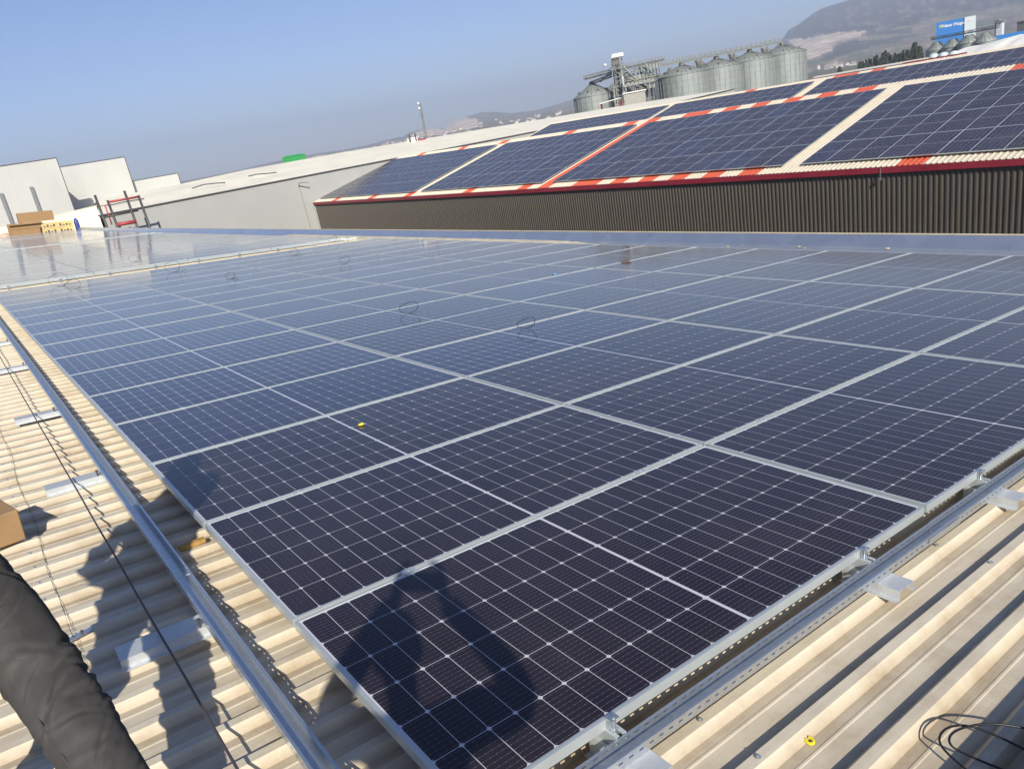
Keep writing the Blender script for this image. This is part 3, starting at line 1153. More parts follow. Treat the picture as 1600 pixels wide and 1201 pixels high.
# taut cord over the ribs on the left
mb = MB()
pts = []
for k in range(60):
    v = 1.4 - k * 0.24
    pts.append(rp(-0.385 + 0.004 * (v + 0.3), v, RIBTOP + 0.062 + 0.004 * math.sin(k * 1.3)))
mb.tube(pts, 0.0045, 7)
c_ = mb.build('taut_cord', M_rope, None, True)
tag(c_, 'thin dark cord stretched over the ribs between the worker and left tray', 'cord')
# thin dark tube drawing the line of the sheets' end lap
mb = MB()
pts = []
for k in range(160):
    v = 0.5 - k * 0.05
    ph = ((v - RPH) / 0.2 + 0.5) % 1.0 - 0.5
    z = RIBTOP + 0.0065 - (0.028 * min(1, max(0, (abs(ph) * 0.2 - 0.017) / 0.022)))
    pts.append(rp(-0.642 - 0.01 * math.sin(k * 0.2), v, z))
mb.tube(pts, 0.001, 5)
c_ = mb.build('seam_cord', M_rope, None, True)
tag(c_, 'dark string following the end lap of the roof sheets on the left', 'cord')

# black cable loops standing on the panels
loops = [(641, 489, 30, 'black cable loop on the middle panels, left of the pair'), (823, 513, 28, 'black cable loop on the middle panels, right of the pair'),
         (97, 447, 28, 'large black cable loop at the first roof gap, left'), (118, 452, 22, 'tangled black cable beside the left gap loop'),
         (273, 425, 22, 'low black cable loop at the roof gap, middle'), (540, 412, 16, 'faint cable loop on panels left of the dark wall'),
         (461, 399, 14, 'half hidden cable loop just before the gap'), (521, 378, 14, 'smallest cable loop beyond the gap near the flashing'),
         (362, 436, 14, 'flat little cable loop between two gap loops'), (211, 409, 14, 'cable loop lying on panels beyond the gap')]
for (px, py, wd, lab) in loops:
    p = on_roof(px, py, 0.0)
    d = (p - CAM).length
    rr = wd * d / FPX / 2
    mb = MB()
    pts = []
    tilt = random.uniform(0.85, 1.15)
    rot = random.uniform(-0.5, 0.5)
    for k in range(33):
        a = -math.pi / 2 + 2 * math.pi * k / 32
        w_ = 1 + 0.10 * math.sin(2 * a + rot) + 0.05 * math.sin(3 * a)
        lx, lz = rr * w_ * math.cos(a), rr * 0.72 * w_ * (math.sin(a) + 1)
        pts.append((RT.x * lx - FW.x * lz * 0.45, RT.y * lx - FW.y * lz * 0.45, lz * tilt * 0.95 + 0.004 - 0.0 * RT.z))
    mb.tube(pts, 0.0030 if d < 14 else 0.0032, 6)
    tail = [(0, 0, 0.006), (FW.x * 0.10 + 0.02, FW.y * 0.1, 0.008), (RT.x * rr * 1.6, RT.y * rr * 1.6, 0.010)]
    if 'gap' in lab:
        mb.tube(tail, 0.0035, 6)
    o = mb.build('cable_loop', M_blk, None, True)
    o.location = p
    tag(o, lab, 'cable', 'black cable loops sticking up between panels')

# cable in the bottom right corner
mb = MB()
cpts = [(1640, 1190, .0), (1560, 1150, .02), (1510, 1133, .03), (1478, 1138, .03), (1468, 1158, .015), (1490, 1185, .004), (1540, 1225, .004)]
P3 = [on_roof(a, b_, RIBTOP + 0.004 + h) for a, b_, h in cpts]


def smooth(P, n=6):
    out = []
    for i in range(len(P) - 1):
        p0, p1, p2, p3 = P[max(i - 1, 0)], P[i], P[i + 1], P[min(i + 2, len(P) - 1)]
        for k in range(n):
            t = k / n
            out.append(0.5 * ((2 * p1) + (-p0 + p2) * t + (2 * p0 - 5 * p1 + 4 * p2 - p3) * t * t + (-p0 + 3 * p1 - 3 * p2 + p3) * t ** 3))
    out.append(P[-1])
    return out


mb.tube(smooth(P3), 0.0032, 7)
cpts = [(1660, 1150, .02), (1580, 1133, .03), (1530, 1131, .035), (1492, 1142, .03), (1484, 1160, .02), (1510, 1178, .006), (1600, 1215, .003)]
mb.tube(smooth([on_roof(a, b_, RIBTOP + 0.006 + h) for a, b_, h in cpts]), 0.0032, 7)
o = mb.build('coiled_cable', M_blk, None, True)
tag(o, 'black cable curled on the shaded ribs in the bottom right corner', 'cable')

# yellow clips


def clip(p, lab, s=1.0):
    t = MB()
    pts = [Vector((0.013 * s * math.cos(a), 0.009 * s * math.sin(a), 0.005 * s)) for a in [0.6 + k * 5.0 / 14 for k in range(15)]]
    t.tube(pts, 0.0045 * s, 7)
    o = t.build('yellow_clip', M_yclip, None, True)
    o.location = p
    o.rotation_euler = (-TA, 0, random.uniform(0, 3))
    tag(o, lab, 'clip')


clip(on_roof(1265, 1158, RIBTOP - 0.026), 'small yellow plastic clip lying between ribs at the bottom right')
clip(on_roof(565, 664, 0.001), 'small yellow clip lying on a left row solar panel', 1.3)
clip(on_roof(228, 884, RIBTOP - 0.026), 'small yellow clip in the shade of the worker by the left tray')
mb = MB()
mb.lathe([(0.035, 0), (0.04, 0.008), (0.03, 0.018), (0.001, 0.02)], 10)
o = mb.build('blue_tape_roll', simple('light_blue_plastic', (0.12, 0.28, 0.5), 0.4), None, True)
o.location = on_roof(867, 429, 0.001)
o.rotation_euler = (-TA, 0, 0)
tag(o, 'small light blue scrap lying on a panel toward the dark wall', 'scrap')
mb = MB()
mb.box(-0.07, 0.07, -0.03, 0.03, 0, 0.012)
mb.box(-0.03, 0.04, -0.02, 0.02, 0.0122, 0.022)
o = mb.build('work_glove', simple('brown_cloth', (0.16, 0.10, 0.08), 0.9))
o.location = on_roof(978, 410, 0.001)
o.rotation_euler = (-TA, 0, 0.6)
tag(o, 'small brown rag lying on a panel near the valley flashing', 'rag')
# timber offcut
p = on_roof(301, 853, RIBTOP)
mb = MB()
mb.box(-0.018, 0.018, -0.062, 0.062, 0, 0.022)
o = mb.build('timber_offcut', M_wood)
o.location = p
o.rotation_euler = (-TA, 0, 0.12)
bv = o.modifiers.new('bevel', 'BEVEL')
bv.width = 0.002
tag(o, 'orange brown timber offcut on a rib beside the array edge', 'offcut')
# small clamp plate beside the worker's leg
t = thing('loose_clamp', 'small loose metal clamp on a rib beside the worker', 'clamp', on_roof(115, 997, RIBTOP + 0.002), (-TA, 0, 0.25))
mb = MB()
mb.box(-0.016, 0.016, -0.07, 0.07, 0, 0.006)
mb.build('plate', M_galv, t)
mb = MB()
mb.box(-0.003, 0.003, 0.03, 0.038, 0.0062, 0.018)
mb.lathe([(0.0045, 0.006), (0.0045, 0.012), (0.0001, 0.012)], 6, (0, 0.0, 0))
mb.build('bolt', M_dark, t)

# ------------------------------------------------------------------ cartons


def carton(name, label, loc, rot, dims, group=None, flap=False, tape=False, hole=False):
    t = thing(name, label, 'carton', loc, rot, group)
    a, b_, c = dims
    mb = MB()
    mb.box(-a / 2, a / 2, -b_ / 2, b_ / 2, 0, c)
    bo = mb.build('body', M_card, t)
    bv = bo.modifiers.new('bevel', 'BEVEL')
    bv.width = 0.006
    mb = MB()
    mb.box(-a / 2 - 0.001, a / 2 + 0.001, -0.03, 0.03, c + 0.0005, c + 0.0015)
    mb.build('tape', M_tape, t)
    if flap:
        mb = MB()
        mb.poly([(a / 2, -b_ / 2, c), (a / 2, b_ / 2, c), (a / 2 + c * 0.5, b_ / 2, c * 0.75), (a / 2 + c * 0.5, -b_ / 2, c * 0.75),
                 (a / 2, -b_ / 2, c - 0.01), (a / 2, b_ / 2, c - 0.01), (a / 2 + c * 0.5, b_ / 2, c * 0.75 - 0.01), (a / 2 + c * 0.5, -b_ / 2, c * 0.75 - 0.01)],
                [(0, 1, 2, 3), (4, 7, 6, 5), (2, 6, 7, 3), (0, 3, 7, 4), (1, 5, 6, 2)])
        mb.build('flap', M_card, t)
    if hole:
        mb = MB()
        mb.box(a / 2 + 0.001, a / 2 + 0.003, -0.05, 0.02, c * 0.55, c * 0.72)
        mb.build('hand_hole', M_card2, t)
    return t


pc = CAM + ray(24, 798) * 4.63            # near top corner of the carton on the left edge
carton('carton', 'brown cardboard carton cut by the left edge of the photo, near the worker', (pc.x - 0.12, pc.y - 0.24, pc.z - 0.165 + 0.02), (-TA, 0, R(12)), (0.32, 0.42, 0.165), hole=True)
FX = -78.2


def fy(px, py):
    return at_x(px, py, FX)


base = lambda y: -math.tan(TA) * y + RIBTOP - 0.01
carton('carton', 'lowest brown carton of the pile at the far roof end', (FX, 5.8, base(5.8)), (-TA, 0, 0), (1.5, 2.3, 0.60), 'cartons piled at the far roof end')
carton('carton', 'long open brown carton lying on the lowest one, far roof end', (FX + 0.05, 6.0, base(6) + 0.62), (-TA, 0, 0), (1.3, 2.6, 0.50), 'cartons piled at the far roof end', flap=True)
carton('carton', 'topmost brown carton of the pile at the far roof end', (FX, 7.0, base(7.0) + 1.14), (-TA, 0, 0), (1.3, 2.7, 0.84), 'cartons piled at the far roof end')
for k in range(2):
    t = thing('pallet_crate', ['lower', 'upper'][k] + ' yellow printed flat carton right of the brown pile', 'carton', (FX + 0.2, 8.35 + 0.05 * k, base(8.35) + k * 0.47), (-TA, 0, 0), 'yellow printed cartons at the far roof end')
    mb = MB()
    mb.box(-0.55, 0.55, -1.25, 1.25, 0, 0.45)
    mb.build('body', simple('printed_carton', (0.66, 0.50, 0.22), 0.7), t)
    mb = MB()
    for q in range(9):
        y = -1.1 + q * 0.25
        if q == 4:
            continue
        mb.box(0.551, 0.556, y, y + 0.15, 0.10, 0.20 + 0.1 * (q % 2))
    mb.build('printed_mark', M_dark, t)
    mb = MB()
    mb.box(0.551, 0.557, 0.62, 0.80, 0.28, 0.43)
    mb.build('sticker', M_yel, t)
t = thing('gas_bottle', 'slim dark blue cylinder standing at the far roof end', 'cylinder', (-78.0, 10.0, base(10.0)))
mb = MB()
mb.lathe([(0.001, 0), (0.20, 0), (0.20, 0.85), (0.12, 1.0), (0.06, 1.03)], 14)
mb.build('body', M_blue, t, True)
mb = MB()
mb.lathe([(0.08, 1.02), (0.08, 1.12), (0.001, 1.12)], 10)
mb.build('cap', M_blue, t, True)
mb = MB()
mb.lathe([(0.5, 0), (0.42, 0.3), (0.25, 0.42), (0.001, 0.45)], 9)
o = mb.build('crumpled_wrap', simple('wrap', (0.6, 0.45, 0.36), 0.7))
o.location = (FX + 0.3, 4.3, base(4.3))
tag(o, 'crumpled pale wrapping at the left foot of the carton pile', 'wrapping')

# ------------------------------------------------------------------ scaffold beyond the roof edge
scf = thing('scaffold', 'dark tube scaffold with red rails beyond the far roof edge', 'scaffold', (0, 0, 0))
SX = -66
for (a, c, wd) in (((148, 305), (166, 352), 0.10), ((168, 313), (182.5, 352), 0.10), ((194, 298), (214, 353), 0.10), ((216, 305), (233.5, 353), 0.10)):
    p, q = at_x(*a, SX), at_x(*c, SX)
    d = (q - p).normalized()
    mb = MB()
    mb.tube([p, q + d * 6], 0.095, 8)
    mb.build('post', M_scaf, scf, True)
for (a, c, wd, nm) in (((169, 316), (216, 307.5), 0.085, 0), ((183, 351), (213, 346), 0.15, 0), ((164, 321), (175, 351), 0.05, 0), ((154, 322.5), (170, 320), 0.035, 0)):
    p, q = at_x(*a, SX), at_x(*c, SX)
    mb = MB()
    mb.tube([p, q], wd, 8)
    mb.build('rail', M_scafr, scf, True)
p, q = at_x(157, 341, SX), at_x(216, 328.5, SX)
mb = MB()
mb.tube([p, q], 0.08, 8)
mb.build('ledger', M_scaf, scf, True)

# ------------------------------------------------------------------ items on the white hall roof
p = at_x(643, 220, -81.5)
t = thing('rooftop_unit', 'small white and red unit with two dark stubs on the white roof ridge', 'rooftop unit', (p.x, p.y, 1.0))
mb = MB()
mb.box(-0.5, 0.5, -0.35, 0.55, 0, 0.75)
mb.build('cabinet', M_membrane, t)
mb = MB()
mb.box(-0.3, 0.3, 0.75, 1.9, 0, 0.42)
mb.build('red_box', M_red, t)
for yy in (-0.45, 0.35):
    mb = MB()
    mb.tube([(0.5, yy, 0), (0.5, yy, 1.15)], 0.10, 6)
    mb.build('stub', M_scaf, t)
gp = at_dist(460, 249, 260)
t = thing('green_shed', 'bright green building showing just above the white roof', 'building', (gp.x, gp.y, GZ), (0, 0, R(20)))
mb = MB()
mb.box(-2, 2, -3.1, 3.1, 0, gp.z - GZ + 0.9)
mb.build('wall', M_green, t)
mb = MB()
mb.poly([(-2.1, -3.2, gp.z - GZ + 0.9), (2.1, -3.2, gp.z - GZ + 0.9), (0, -3.2, gp.z - GZ + 1.4), (-2.1, 3.2, gp.z - GZ + 0.9), (2.1, 3.2, gp.z - GZ + 0.9), (0, 3.2, gp.z - GZ + 1.4)],
        [(0, 1, 2), (3, 5, 4), (1, 4, 5, 2), (0, 2, 5, 3)])
mb.build('roof', M_green, t)


def lattice(mb, p0, h, w_, step, bw):
    c = [Vector((sx * w_ / 2, sy * w_ / 2, 0)) for sx, sy in ((-1, -1), (1, -1), (1, 1), (-1, 1))]
    for q in c:
        mb.bar(p0 + q, p0 + q + Vector((0, 0, h)), bw)
    n = int(h / step)
    for k in range(n):
        z0, z1 = k * h / n, (k + 1) * h / n
        for i in range(4):
            a, b_ = c[i], c[(i + 1) % 4]
            if k % 2:
                a, b_ = b_, a
            mb.bar(p0 + a + Vector((0, 0, z0)), p0 + b_ + Vector((0, 0, z1)), bw * 0.6)
            mb.bar(p0 + a + Vector((0, 0, z1)), p0 + b_ + Vector((0, 0, z1)), bw * 0.6)


mp_ = at_dist(655.5, 160, 230)
t = thing('antenna_mast', 'thin lattice antenna mast left of the quarry hill', 'mast', (mp_.x, mp_.y, GZ))
mb = MB()
lattice(mb, Vector((0, 0, 0)), mp_.z - GZ, 0.45, 1.2, 0.07)
mb.build('lattice', M_bridge, t)
for zz, r_ in ((-0.3, 0.38), (-1.6, 0.33)):
    mb = MB()
    mb.lathe([(0.001, -0.35), (r_, -0.3), (r_, 0.3), (0.001, 0.35)], 10, (-0.25, -0.25, mp_.z - GZ + zz))
    mb.build('antenna_drum', M_print, t, True)
for dx, dy in ((7, 5), (-7, 4), (0, -8)):
    mb = MB()
    mb.tube([(0, 0, mp_.z - GZ - 1.5), (dx, dy, 0)], 0.03, 4)
    mb.build('guy_wire', M_bridge, t)

# ------------------------------------------------------------------ grain silos


def silo_parts(r, h, hc, n=28, rich=True):
    """body with sheet columns and rings, cone roof with ribs, cap"""
    out = []
    mb = MB()
    mb.lathe([(r, 0), (r, h)], 56)
    out.append(('wall', mb.mesh('silo_wall', M_silo, True)))
    mb = MB()
    k = 1.15
    while k < h:
        mb.lathe([(r + 0.002, k - 0.035), (r + 0.03, k - 0.03), (r + 0.03, k + 0.03), (r + 0.002, k + 0.035)], 56)
        k += 1.15
    out.append(('ring', mb.mesh('silo_ring', M_bridge)))
    mb = MB()
    for i in range(n):
        a = 2 * math.pi * i / n
        M = Matrix.Rotation(a, 4, 'Z')
        mb.box(r + 0.005, r + 0.07, -0.045, 0.045, 0, h, 0, M)
    out.append(('stiffener', mb.mesh('silo_stiffener', M_bridge)))
    mb = MB()
    mb.lathe([(r + 0.12, h - 0.06), (r + 0.12, h), (r * 0.55, h + hc * 0.55), (0.55, h + hc)], 56)
    out.append(('roof', mb.mesh('silo_roof', M_silor, True)))
    mb = MB()
    for i in range(n):
        a = 2 * math.pi * i / n
        ca, sa = math.cos(a), math.sin(a)
        mb.bar((ca * (r + 0.1), sa * (r + 0.1), h + 0.05), (ca * 0.6, sa * 0.6, h + hc + 0.04), 0.06 if rich else 0.03)
    for i in range(9 if rich else 0):
        a = 2 * math.pi * i / 9 + 0.3
        ca, sa = math.cos(a), math.sin(a)
        mb.box(-0.18, 0.18, -0.16, 0.16, 0, 0.42, 0, Matrix.Translation((ca * r * 0.72, sa * r * 0.72, h + hc * 0.3)))
    out.append(('roof_rib', mb.mesh('silo_roof_rib', M_silod)))
    mb = MB()
    mb.lathe([(0.55, h + hc - 0.05), (0.55, h + hc + 0.45), (0.001, h + hc + 0.7)], 16)
    out.append(('cap', mb.mesh('silo_cap', M_silod, True)))
    return out


SD = 170.0
sr = SD * math.tan(R(1.65))
h_e = CAM.z + SD * math.tan(R(1.14)) - GZ
hcone = SD * (math.tan(R(1.72)) - math.tan(R(1.14)))
big = silo_parts(sr, h_e, hcone)
tops = []
sl = ['leftmost large silo of the row, half behind the tower machinery', 'second large silo from the left in the row', 'third large silo from the left in the row', 'rightmost large silo of the row, nearest the mountain']
for k, (px, py) in enumerate(((1065, 101), (1119, 91), (1171, 80), (1222, 70))):
    dd = SD + k * 7.5
    q = at_dist(px, py, dd)
    t = thing('grain_silo', sl[k], 'silo', (q.x, q.y, GZ), (0, 0, k * 0.3), 'galvanised grain silos in the front row')
    for nm, me in big:
        inst(nm, me, t)
    t.scale = (1, 1, (q.z - GZ) / (h_e + hcone + 0.2))
    tops.append(Vector((q.x, q.y, q.z + 0.5)))
for k, (px, py) in enumerate(((1047, 107), (1097, 99), (1149, 90), (1201, 80))):
    q = at_dist(px, py, SD + 34)
    t = thing('grain_silo', ['far left', 'left middle', 'right middle', 'far right'][k] + ' silo of the back row, only its cone showing between the front silos', 'silo', (q.x, q.y, GZ), (0, 0, k * 0.5), 'grain silos in the back row')
    for nm, me in big:
        inst(nm, me, t)
sm = silo_parts(SD * math.tan(R(1.38)) * 0.97, CAM.z + 165 * math.tan(R(0.72)) - GZ, 165 * (math.tan(R(1.45)) - math.tan(R(0.72))), 22)
q = at_dist(925, 134, 165)
t = thing('grain_silo', 'separate silo left of the tower, lower than the row', 'silo', (q.x, q.y, GZ))
topA = Vector((q.x, q.y, CAM.z + 165 * math.tan(R(1.5))))
for nm, me in sm:
    inst(nm, me, t)
q = at_dist(962, 128, 186)
t = thing('grain_silo', 'shaded silo hidden behind the elevator tower', 'silo', (q.x, q.y, GZ))
for nm, me in sm:
    inst(nm, me, t)

# elevator tower
tb = at_dist(966, 120, 160)
tz = at_dist(960, 87, 160).z
t = thing('elevator_tower', 'tall bucket elevator tower with a white roof cap between the silos', 'tower', (tb.x, tb.y, GZ), (0, 0, 0.7))
mb = MB()
lattice(mb, Vector((0, 0, 0)), tz - GZ - 0.6, 1.9, 1.6, 0.16)
mb.build('lattice', M_bridge, t)
mb = MB()
for (x, y, wd) in ((-0.35, -0.3, 0.42), (0.35, -0.2, 0.42), (0.0, 0.5, 0.5)):
    mb.box(x - wd / 2, x + wd / 2, y - wd / 2, y + wd / 2, 0, tz - GZ - 1.0)
mb.build('elevator_leg', M_silod, t)
mb = MB()
mb.tube([(0.9, -0.9, 0), (0.9, -0.9, tz - GZ - 4)], 0.16, 8)
mb.build('down_pipe', M_nhw, t, True)
mb = MB()
mb.box(-1.15, 1.15, -1.15, 1.15, tz - GZ - 2.6, tz - GZ - 2.5)
for s_ in (-1.15, 1.15):
    for z in (0.5, 1.0):
        mb.bar((s_, -1.15, tz - GZ - 2.5 + z), (s_, 1.15, tz - GZ - 2.5 + z), 0.05)
        mb.bar((-1.15, s_, tz - GZ - 2.5 + z), (1.15, s_, tz - GZ - 2.5 + z), 0.05)
mb.build('platform', M_bridge, t)
mb = MB()
mb.box(-0.8, 0.5, -0.7, 0.7, tz - GZ - 1.9, tz - GZ - 0.45)
mb.build('head_house', M_silod, t)
mb = MB()
mb.poly([(-0.8, -1.0, -0.4), (1.5, -1.0, -0.4), (1.5, 1.0, -0.4), (-0.8, 1.0, -0.4), (-0.7, 0, 0.3), (1.4, 0, 0.3)],
        [(0, 1, 5, 4), (2, 3, 4, 5), (0, 4, 3), (1, 2, 5)])
o = mb.build('roof', M_print, t)
o.location = (0, 0, tz - GZ)
mb = MB()
mb.lathe([(0.001, -0.3), (0.22, -0.2), (0.3, 0), (0.22, 0.2), (0.001, 0.3)], 10)
o = mb.build('floodlight', M_print, t, True)
o.location = (-2.2, -0.3, tz - GZ - 1.4)
mb = MB()
mb.bar((-2.2, -0.3, tz - GZ - 1.6), (-0.9, -0.3, tz - GZ - 2.3), 0.07)
mb.build('bracket_arm', M_bridge, t)


def bridge(name, label, a, b_, wd=0.9, ht=0.8, cat='conveyor', dark=False):
    t = thing(name, label, cat, a)
    d = b_ - a
    L = d.length
    q = d.to_track_quat('Y', 'Z')
    t.rotation_mode = 'QUATERNION'
    t.rotation_quaternion = q
    mb = MB()
    mb.box(-wd * 0.3, wd * 0.3, 0, L, 0, ht * 0.5)
    mb.build('conveyor_casing', M_silod if dark else M_bridge, t)
    mb = MB()
    n = max(2, int(L / 1.5))
    for sx in (-wd / 2, wd / 2):
        for z in (0, ht, ht * 1.35):
            mb.bar((sx, 0, z), (sx, L, z), 0.07)
        for k in range(n + 1):
            y = L * k / n
            mb.bar((sx, y, 0), (sx, y, ht * 1.35), 0.06)
            if k < n:
                mb.bar((sx, y, 0 if k % 2 else ht), (sx, y + L / n, ht if k % 2 else 0), 0.05)
    mb.build('truss', M_bridge, t)
    return t


for k, (a0, a1, rr0) in enumerate((((976, 118), (1010, 137), 0.22), ((974, 104), (1000, 131), 0.16), ((978, 128), (1030, 118), 0.2), ((1008, 100), (1024, 122), 0.16), ((1003, 128), (1012, 150), 0.14), ((958, 108), (938, 128), 0.16))):
    o = MB()
    o.tube([at_dist(a0[0], a0[1], 159 + k), at_dist(a1[0], a1[1], 161 + k)], rr0, 8)
    o = o.build('grain_spout', M_bridge if k % 2 else M_silod, None, True)
    tag(o, ['slanting grain spout from the tower down to the intake shed', 'steep grain spout right of the tower', 'long low grain spout toward the first silo', 'short spout under the dark inclined conveyor', 'almost upright spout by the intake shed', 'spout left of the tower down to the separate silo'][k], 'grain spout')
for k, (a0, a1, wd0, ht0) in enumerate((((978, 132), (1018, 124), 1.5, 1.3), ((983, 144), (1022, 137), 1.1, 0.7), ((1000, 112), (1030, 106), 1.0, 0.9))):
    p0, p1 = at_dist(a0[0], a0[1], 163), at_dist(a1[0], a1[1], 165)
    t = thing('gallery', ['upper enclosed gallery between the tower and first silo', 'lower enclosed gallery just above the intake shed', 'small enclosed gallery below the long truss'][k], 'gallery', p0)
    t.rotation_mode = 'QUATERNION'
    t.rotation_quaternion = (p1 - p0).to_track_quat('Y', 'Z')
    g_ = MB()
    g_.box(-wd0 / 2, wd0 / 2, 0, (p1 - p0).length, 0, ht0)
    g_.build('casing', M_silo, t)
    g_ = MB()
    for q_ in range(6):
        y_ = (p1 - p0).length * (q_ + 0.5) / 6
        g_.box(-wd0 / 2 - 0.08, -wd0 / 2 - 0.01, y_ - 0.1, y_ + 0.1, -1.6, ht0 * 1.3)
        g_.box(wd0 / 2 + 0.01, wd0 / 2 + 0.08, y_ - 0.1, y_ + 0.1, -1.6, ht0 * 1.3)
    g_.build('frame', M_silod, t)
tp = Vector((tb.x, tb.y, 0))
tA = at_dist(978, 108, 161)
tB = at_dist(1037, 95, 168)
bridge('conveyor', 'dark inclined conveyor from the tower towards the silo row', tA, tB, 0.9, 0.7, dark=True)
bridge('conveyor', 'long truss conveyor walkway above the silo row peaks', tops[0] + Vector((0, 0, -0.2)), tops[3] + Vector((0, 0, -0.1)), 1.0, 0.7)
bridge('conveyor', 'truss conveyor between tower and first silo of the row', at_dist(975, 117, 161), tops[0] + Vector((0, 0, -0.1)), 1.0, 0.7)
bridge('conveyor', 'conveyor arm reaching over the separate left silo', at_dist(914, 125, 164), at_dist(958, 114, 161), 0.9, 0.55, dark=True)
bridge('conveyor', 'lower thin conveyor arm to the separate left silo', topA + Vector((0, 0, -0.1)), at_dist(960, 119, 161), 0.6, 0.4)
bridge('conveyor', 'horizontal conveyor gallery low between tower and silos', at_dist(972, 137, 158), at_dist(1022, 127, 160), 1.6, 1.0)
for k, (px, py) in enumerate(((984, 125), (1006, 119), (1015, 118))):
    q = at_dist(px, py, 166)
    t = thing('conveyor_support', ['left', 'middle', 'right'][k] + ' trestle under the conveyor between the tower and the silo row', 'trestle', (q.x, q.y, GZ), (0, 0, 0.7))
    mb = MB()
    lattice(mb, Vector((0, 0, 0)), q.z - GZ, 0.9, 1.8, 0.10)
    mb.build('lattice', M_bridge, t)
for k, (px, py) in enumerate(((1091, 92), (1143, 82), (1194, 73))):
    q = at_dist(px, py + 3, SD + 14 + k * 7.5)
    t = thing('conveyor_support', ['left', 'middle', 'right'][k] + ' funnel support frame between two silo peaks', 'trestle', (q.x, q.y, q.z), (0, 0, 0.4))
    mb = MB()
    mb.lathe([(0.15, -4), (0.15, -1.3), (0.7, -0.3), (0.7, 0.1)], 8)
    mb.build('funnel', M_bridge, t, True)
    mb = MB()
    for sx in (-0.8, 0.8):
        for sy in (-0.8, 0.8):
            mb.bar((sx, sy, -5), (sx * 0.8, sy * 0.8, 0.6), 0.1)
    mb.build('frame', M_bridge, t)
q = at_dist(992, 150, 150)
t = thing('pit_shed', 'beige intake shed with pale roof at the foot of the tower', 'shed', (q.x, q.y, GZ), (0, 0, 0.75))
mb = MB()
mb.box(-1.9, 1.9, -1.3, 1.3, 0, q.z - GZ + 0.6)
mb.build('wall', simple('beige_render', (0.40, 0.39, 0.35), 0.8), t)
mb = MB()
mb.box(-2.1, 2.1, -1.5, 1.5, q.z - GZ + 0.61, q.z - GZ + 0.8)
mb.build('roof', M_membrane, t)
q = at_dist(954, 160, 140)
t = thing('pit_canopy', 'low white canopy with maroon edge beside the tower foot', 'canopy', (q.x, q.y, GZ), (0, 0, 0.75))
mb = MB()
mb.poly([(-1.8, -1.5, 0), (1.8, -1.5, 0.35), (1.8, 1.5, 0.35), (-1.8, 1.5, 0), (-1.8, -1.5, 0.12), (1.8, -1.5, 0.47), (1.8, 1.5, 0.47), (-1.8, 1.5, 0.12)],
        [(4, 5, 6, 7), (0, 1, 5, 4), (1, 2, 6, 5), (2, 3, 7, 6), (3, 0, 4, 7), (0, 3, 2, 1)])
o = mb.build('roof', M_membrane, t)
o.location = (0, 0, q.z - GZ)
mb = MB()
for sx in (-1.6, 1.6):
    for sy in (-1.3, 1.3):
        mb.box(sx - 0.1, sx + 0.1, sy - 0.1, sy + 0.1, 0, q.z - GZ)
mb.build('post', M_red, t)

# four small hopper silos
hs = [q for q in silo_parts(2.0, 10.0, 1.45, 16, False) if q[0] not in ('cap', 'stiffener')]
for k, (px, py) in enumerate(((1464, 66), (1489, 61), (1514, 54.5), (1540, 52))):
    q = at_dist(px, py, 190 - k * 3)
    t = thing('hopper_silo', '%s from the left of four small silos below the blue factory' % ORD[k], 'silo', (q.x, q.y, q.z - 11.45), group='small silos by the blue factory')
    for nm, me in hs:
        inst(nm, me, t)
bridge('conveyor', 'thin conveyor over the four small silos', at_dist(1456, 63, 191), at_dist(1560, 44, 180), 0.5, 0.4)

# ------------------------------------------------------------------ blue factory with lettering
q0, q1 = at_dist(1463, 36, 430), at_dist(1507, 28, 430)
d = (q1 - q0)
d.z = 0
W = d.length
ang = math.atan2(d.y, d.x)
zt = (q0.z + q1.z) / 2
t = thing('blue_factory', 'blue factory block with white lettering and a pale tower, below the mountain', 'factory', (q0.x, q0.y, GZ), (0, 0, ang))
mb = MB()
mb.box(0, W, 0, 12, 0, zt - GZ)
mb.build('wall', M_nh, t)
q2 = at_dist(1525, 24, 430)
W2 = (Vector((q2.x, q2.y, 0)) - Vector((q1.x, q1.y, 0))).length
z2 = q2.z
mb = MB()
mb.box(W + 0.05, W + W2, -0.5, 11, 0, z2 - GZ)
mb.build('tower', M_nhw, t)


def text_obj(txt, size, loc, parent, mat, ext=0.03):
    cu = bpy.data.curves.new('lettering', 'FONT')
    cu.body = txt
    cu.size = size
    cu.extrude = ext
    cu.offset = 0.035
    tmp = bpy.data.objects.new('tmp', cu)
    C0.objects.link(tmp)
    dg = bpy.context.evaluated_depsgraph_get()
    me = bpy.data.meshes.new_from_object(tmp.evaluated_get(dg))
    bpy.data.objects.remove(tmp)
    me.materials.clear()
    me.materials.append(mat)
    o = bpy.data.objects.new('lettering', me)
    C0.objects.link(o)
    o.parent = parent
    o.location = loc
    o.rotation_euler = (R(90), 0, 0)
    return o


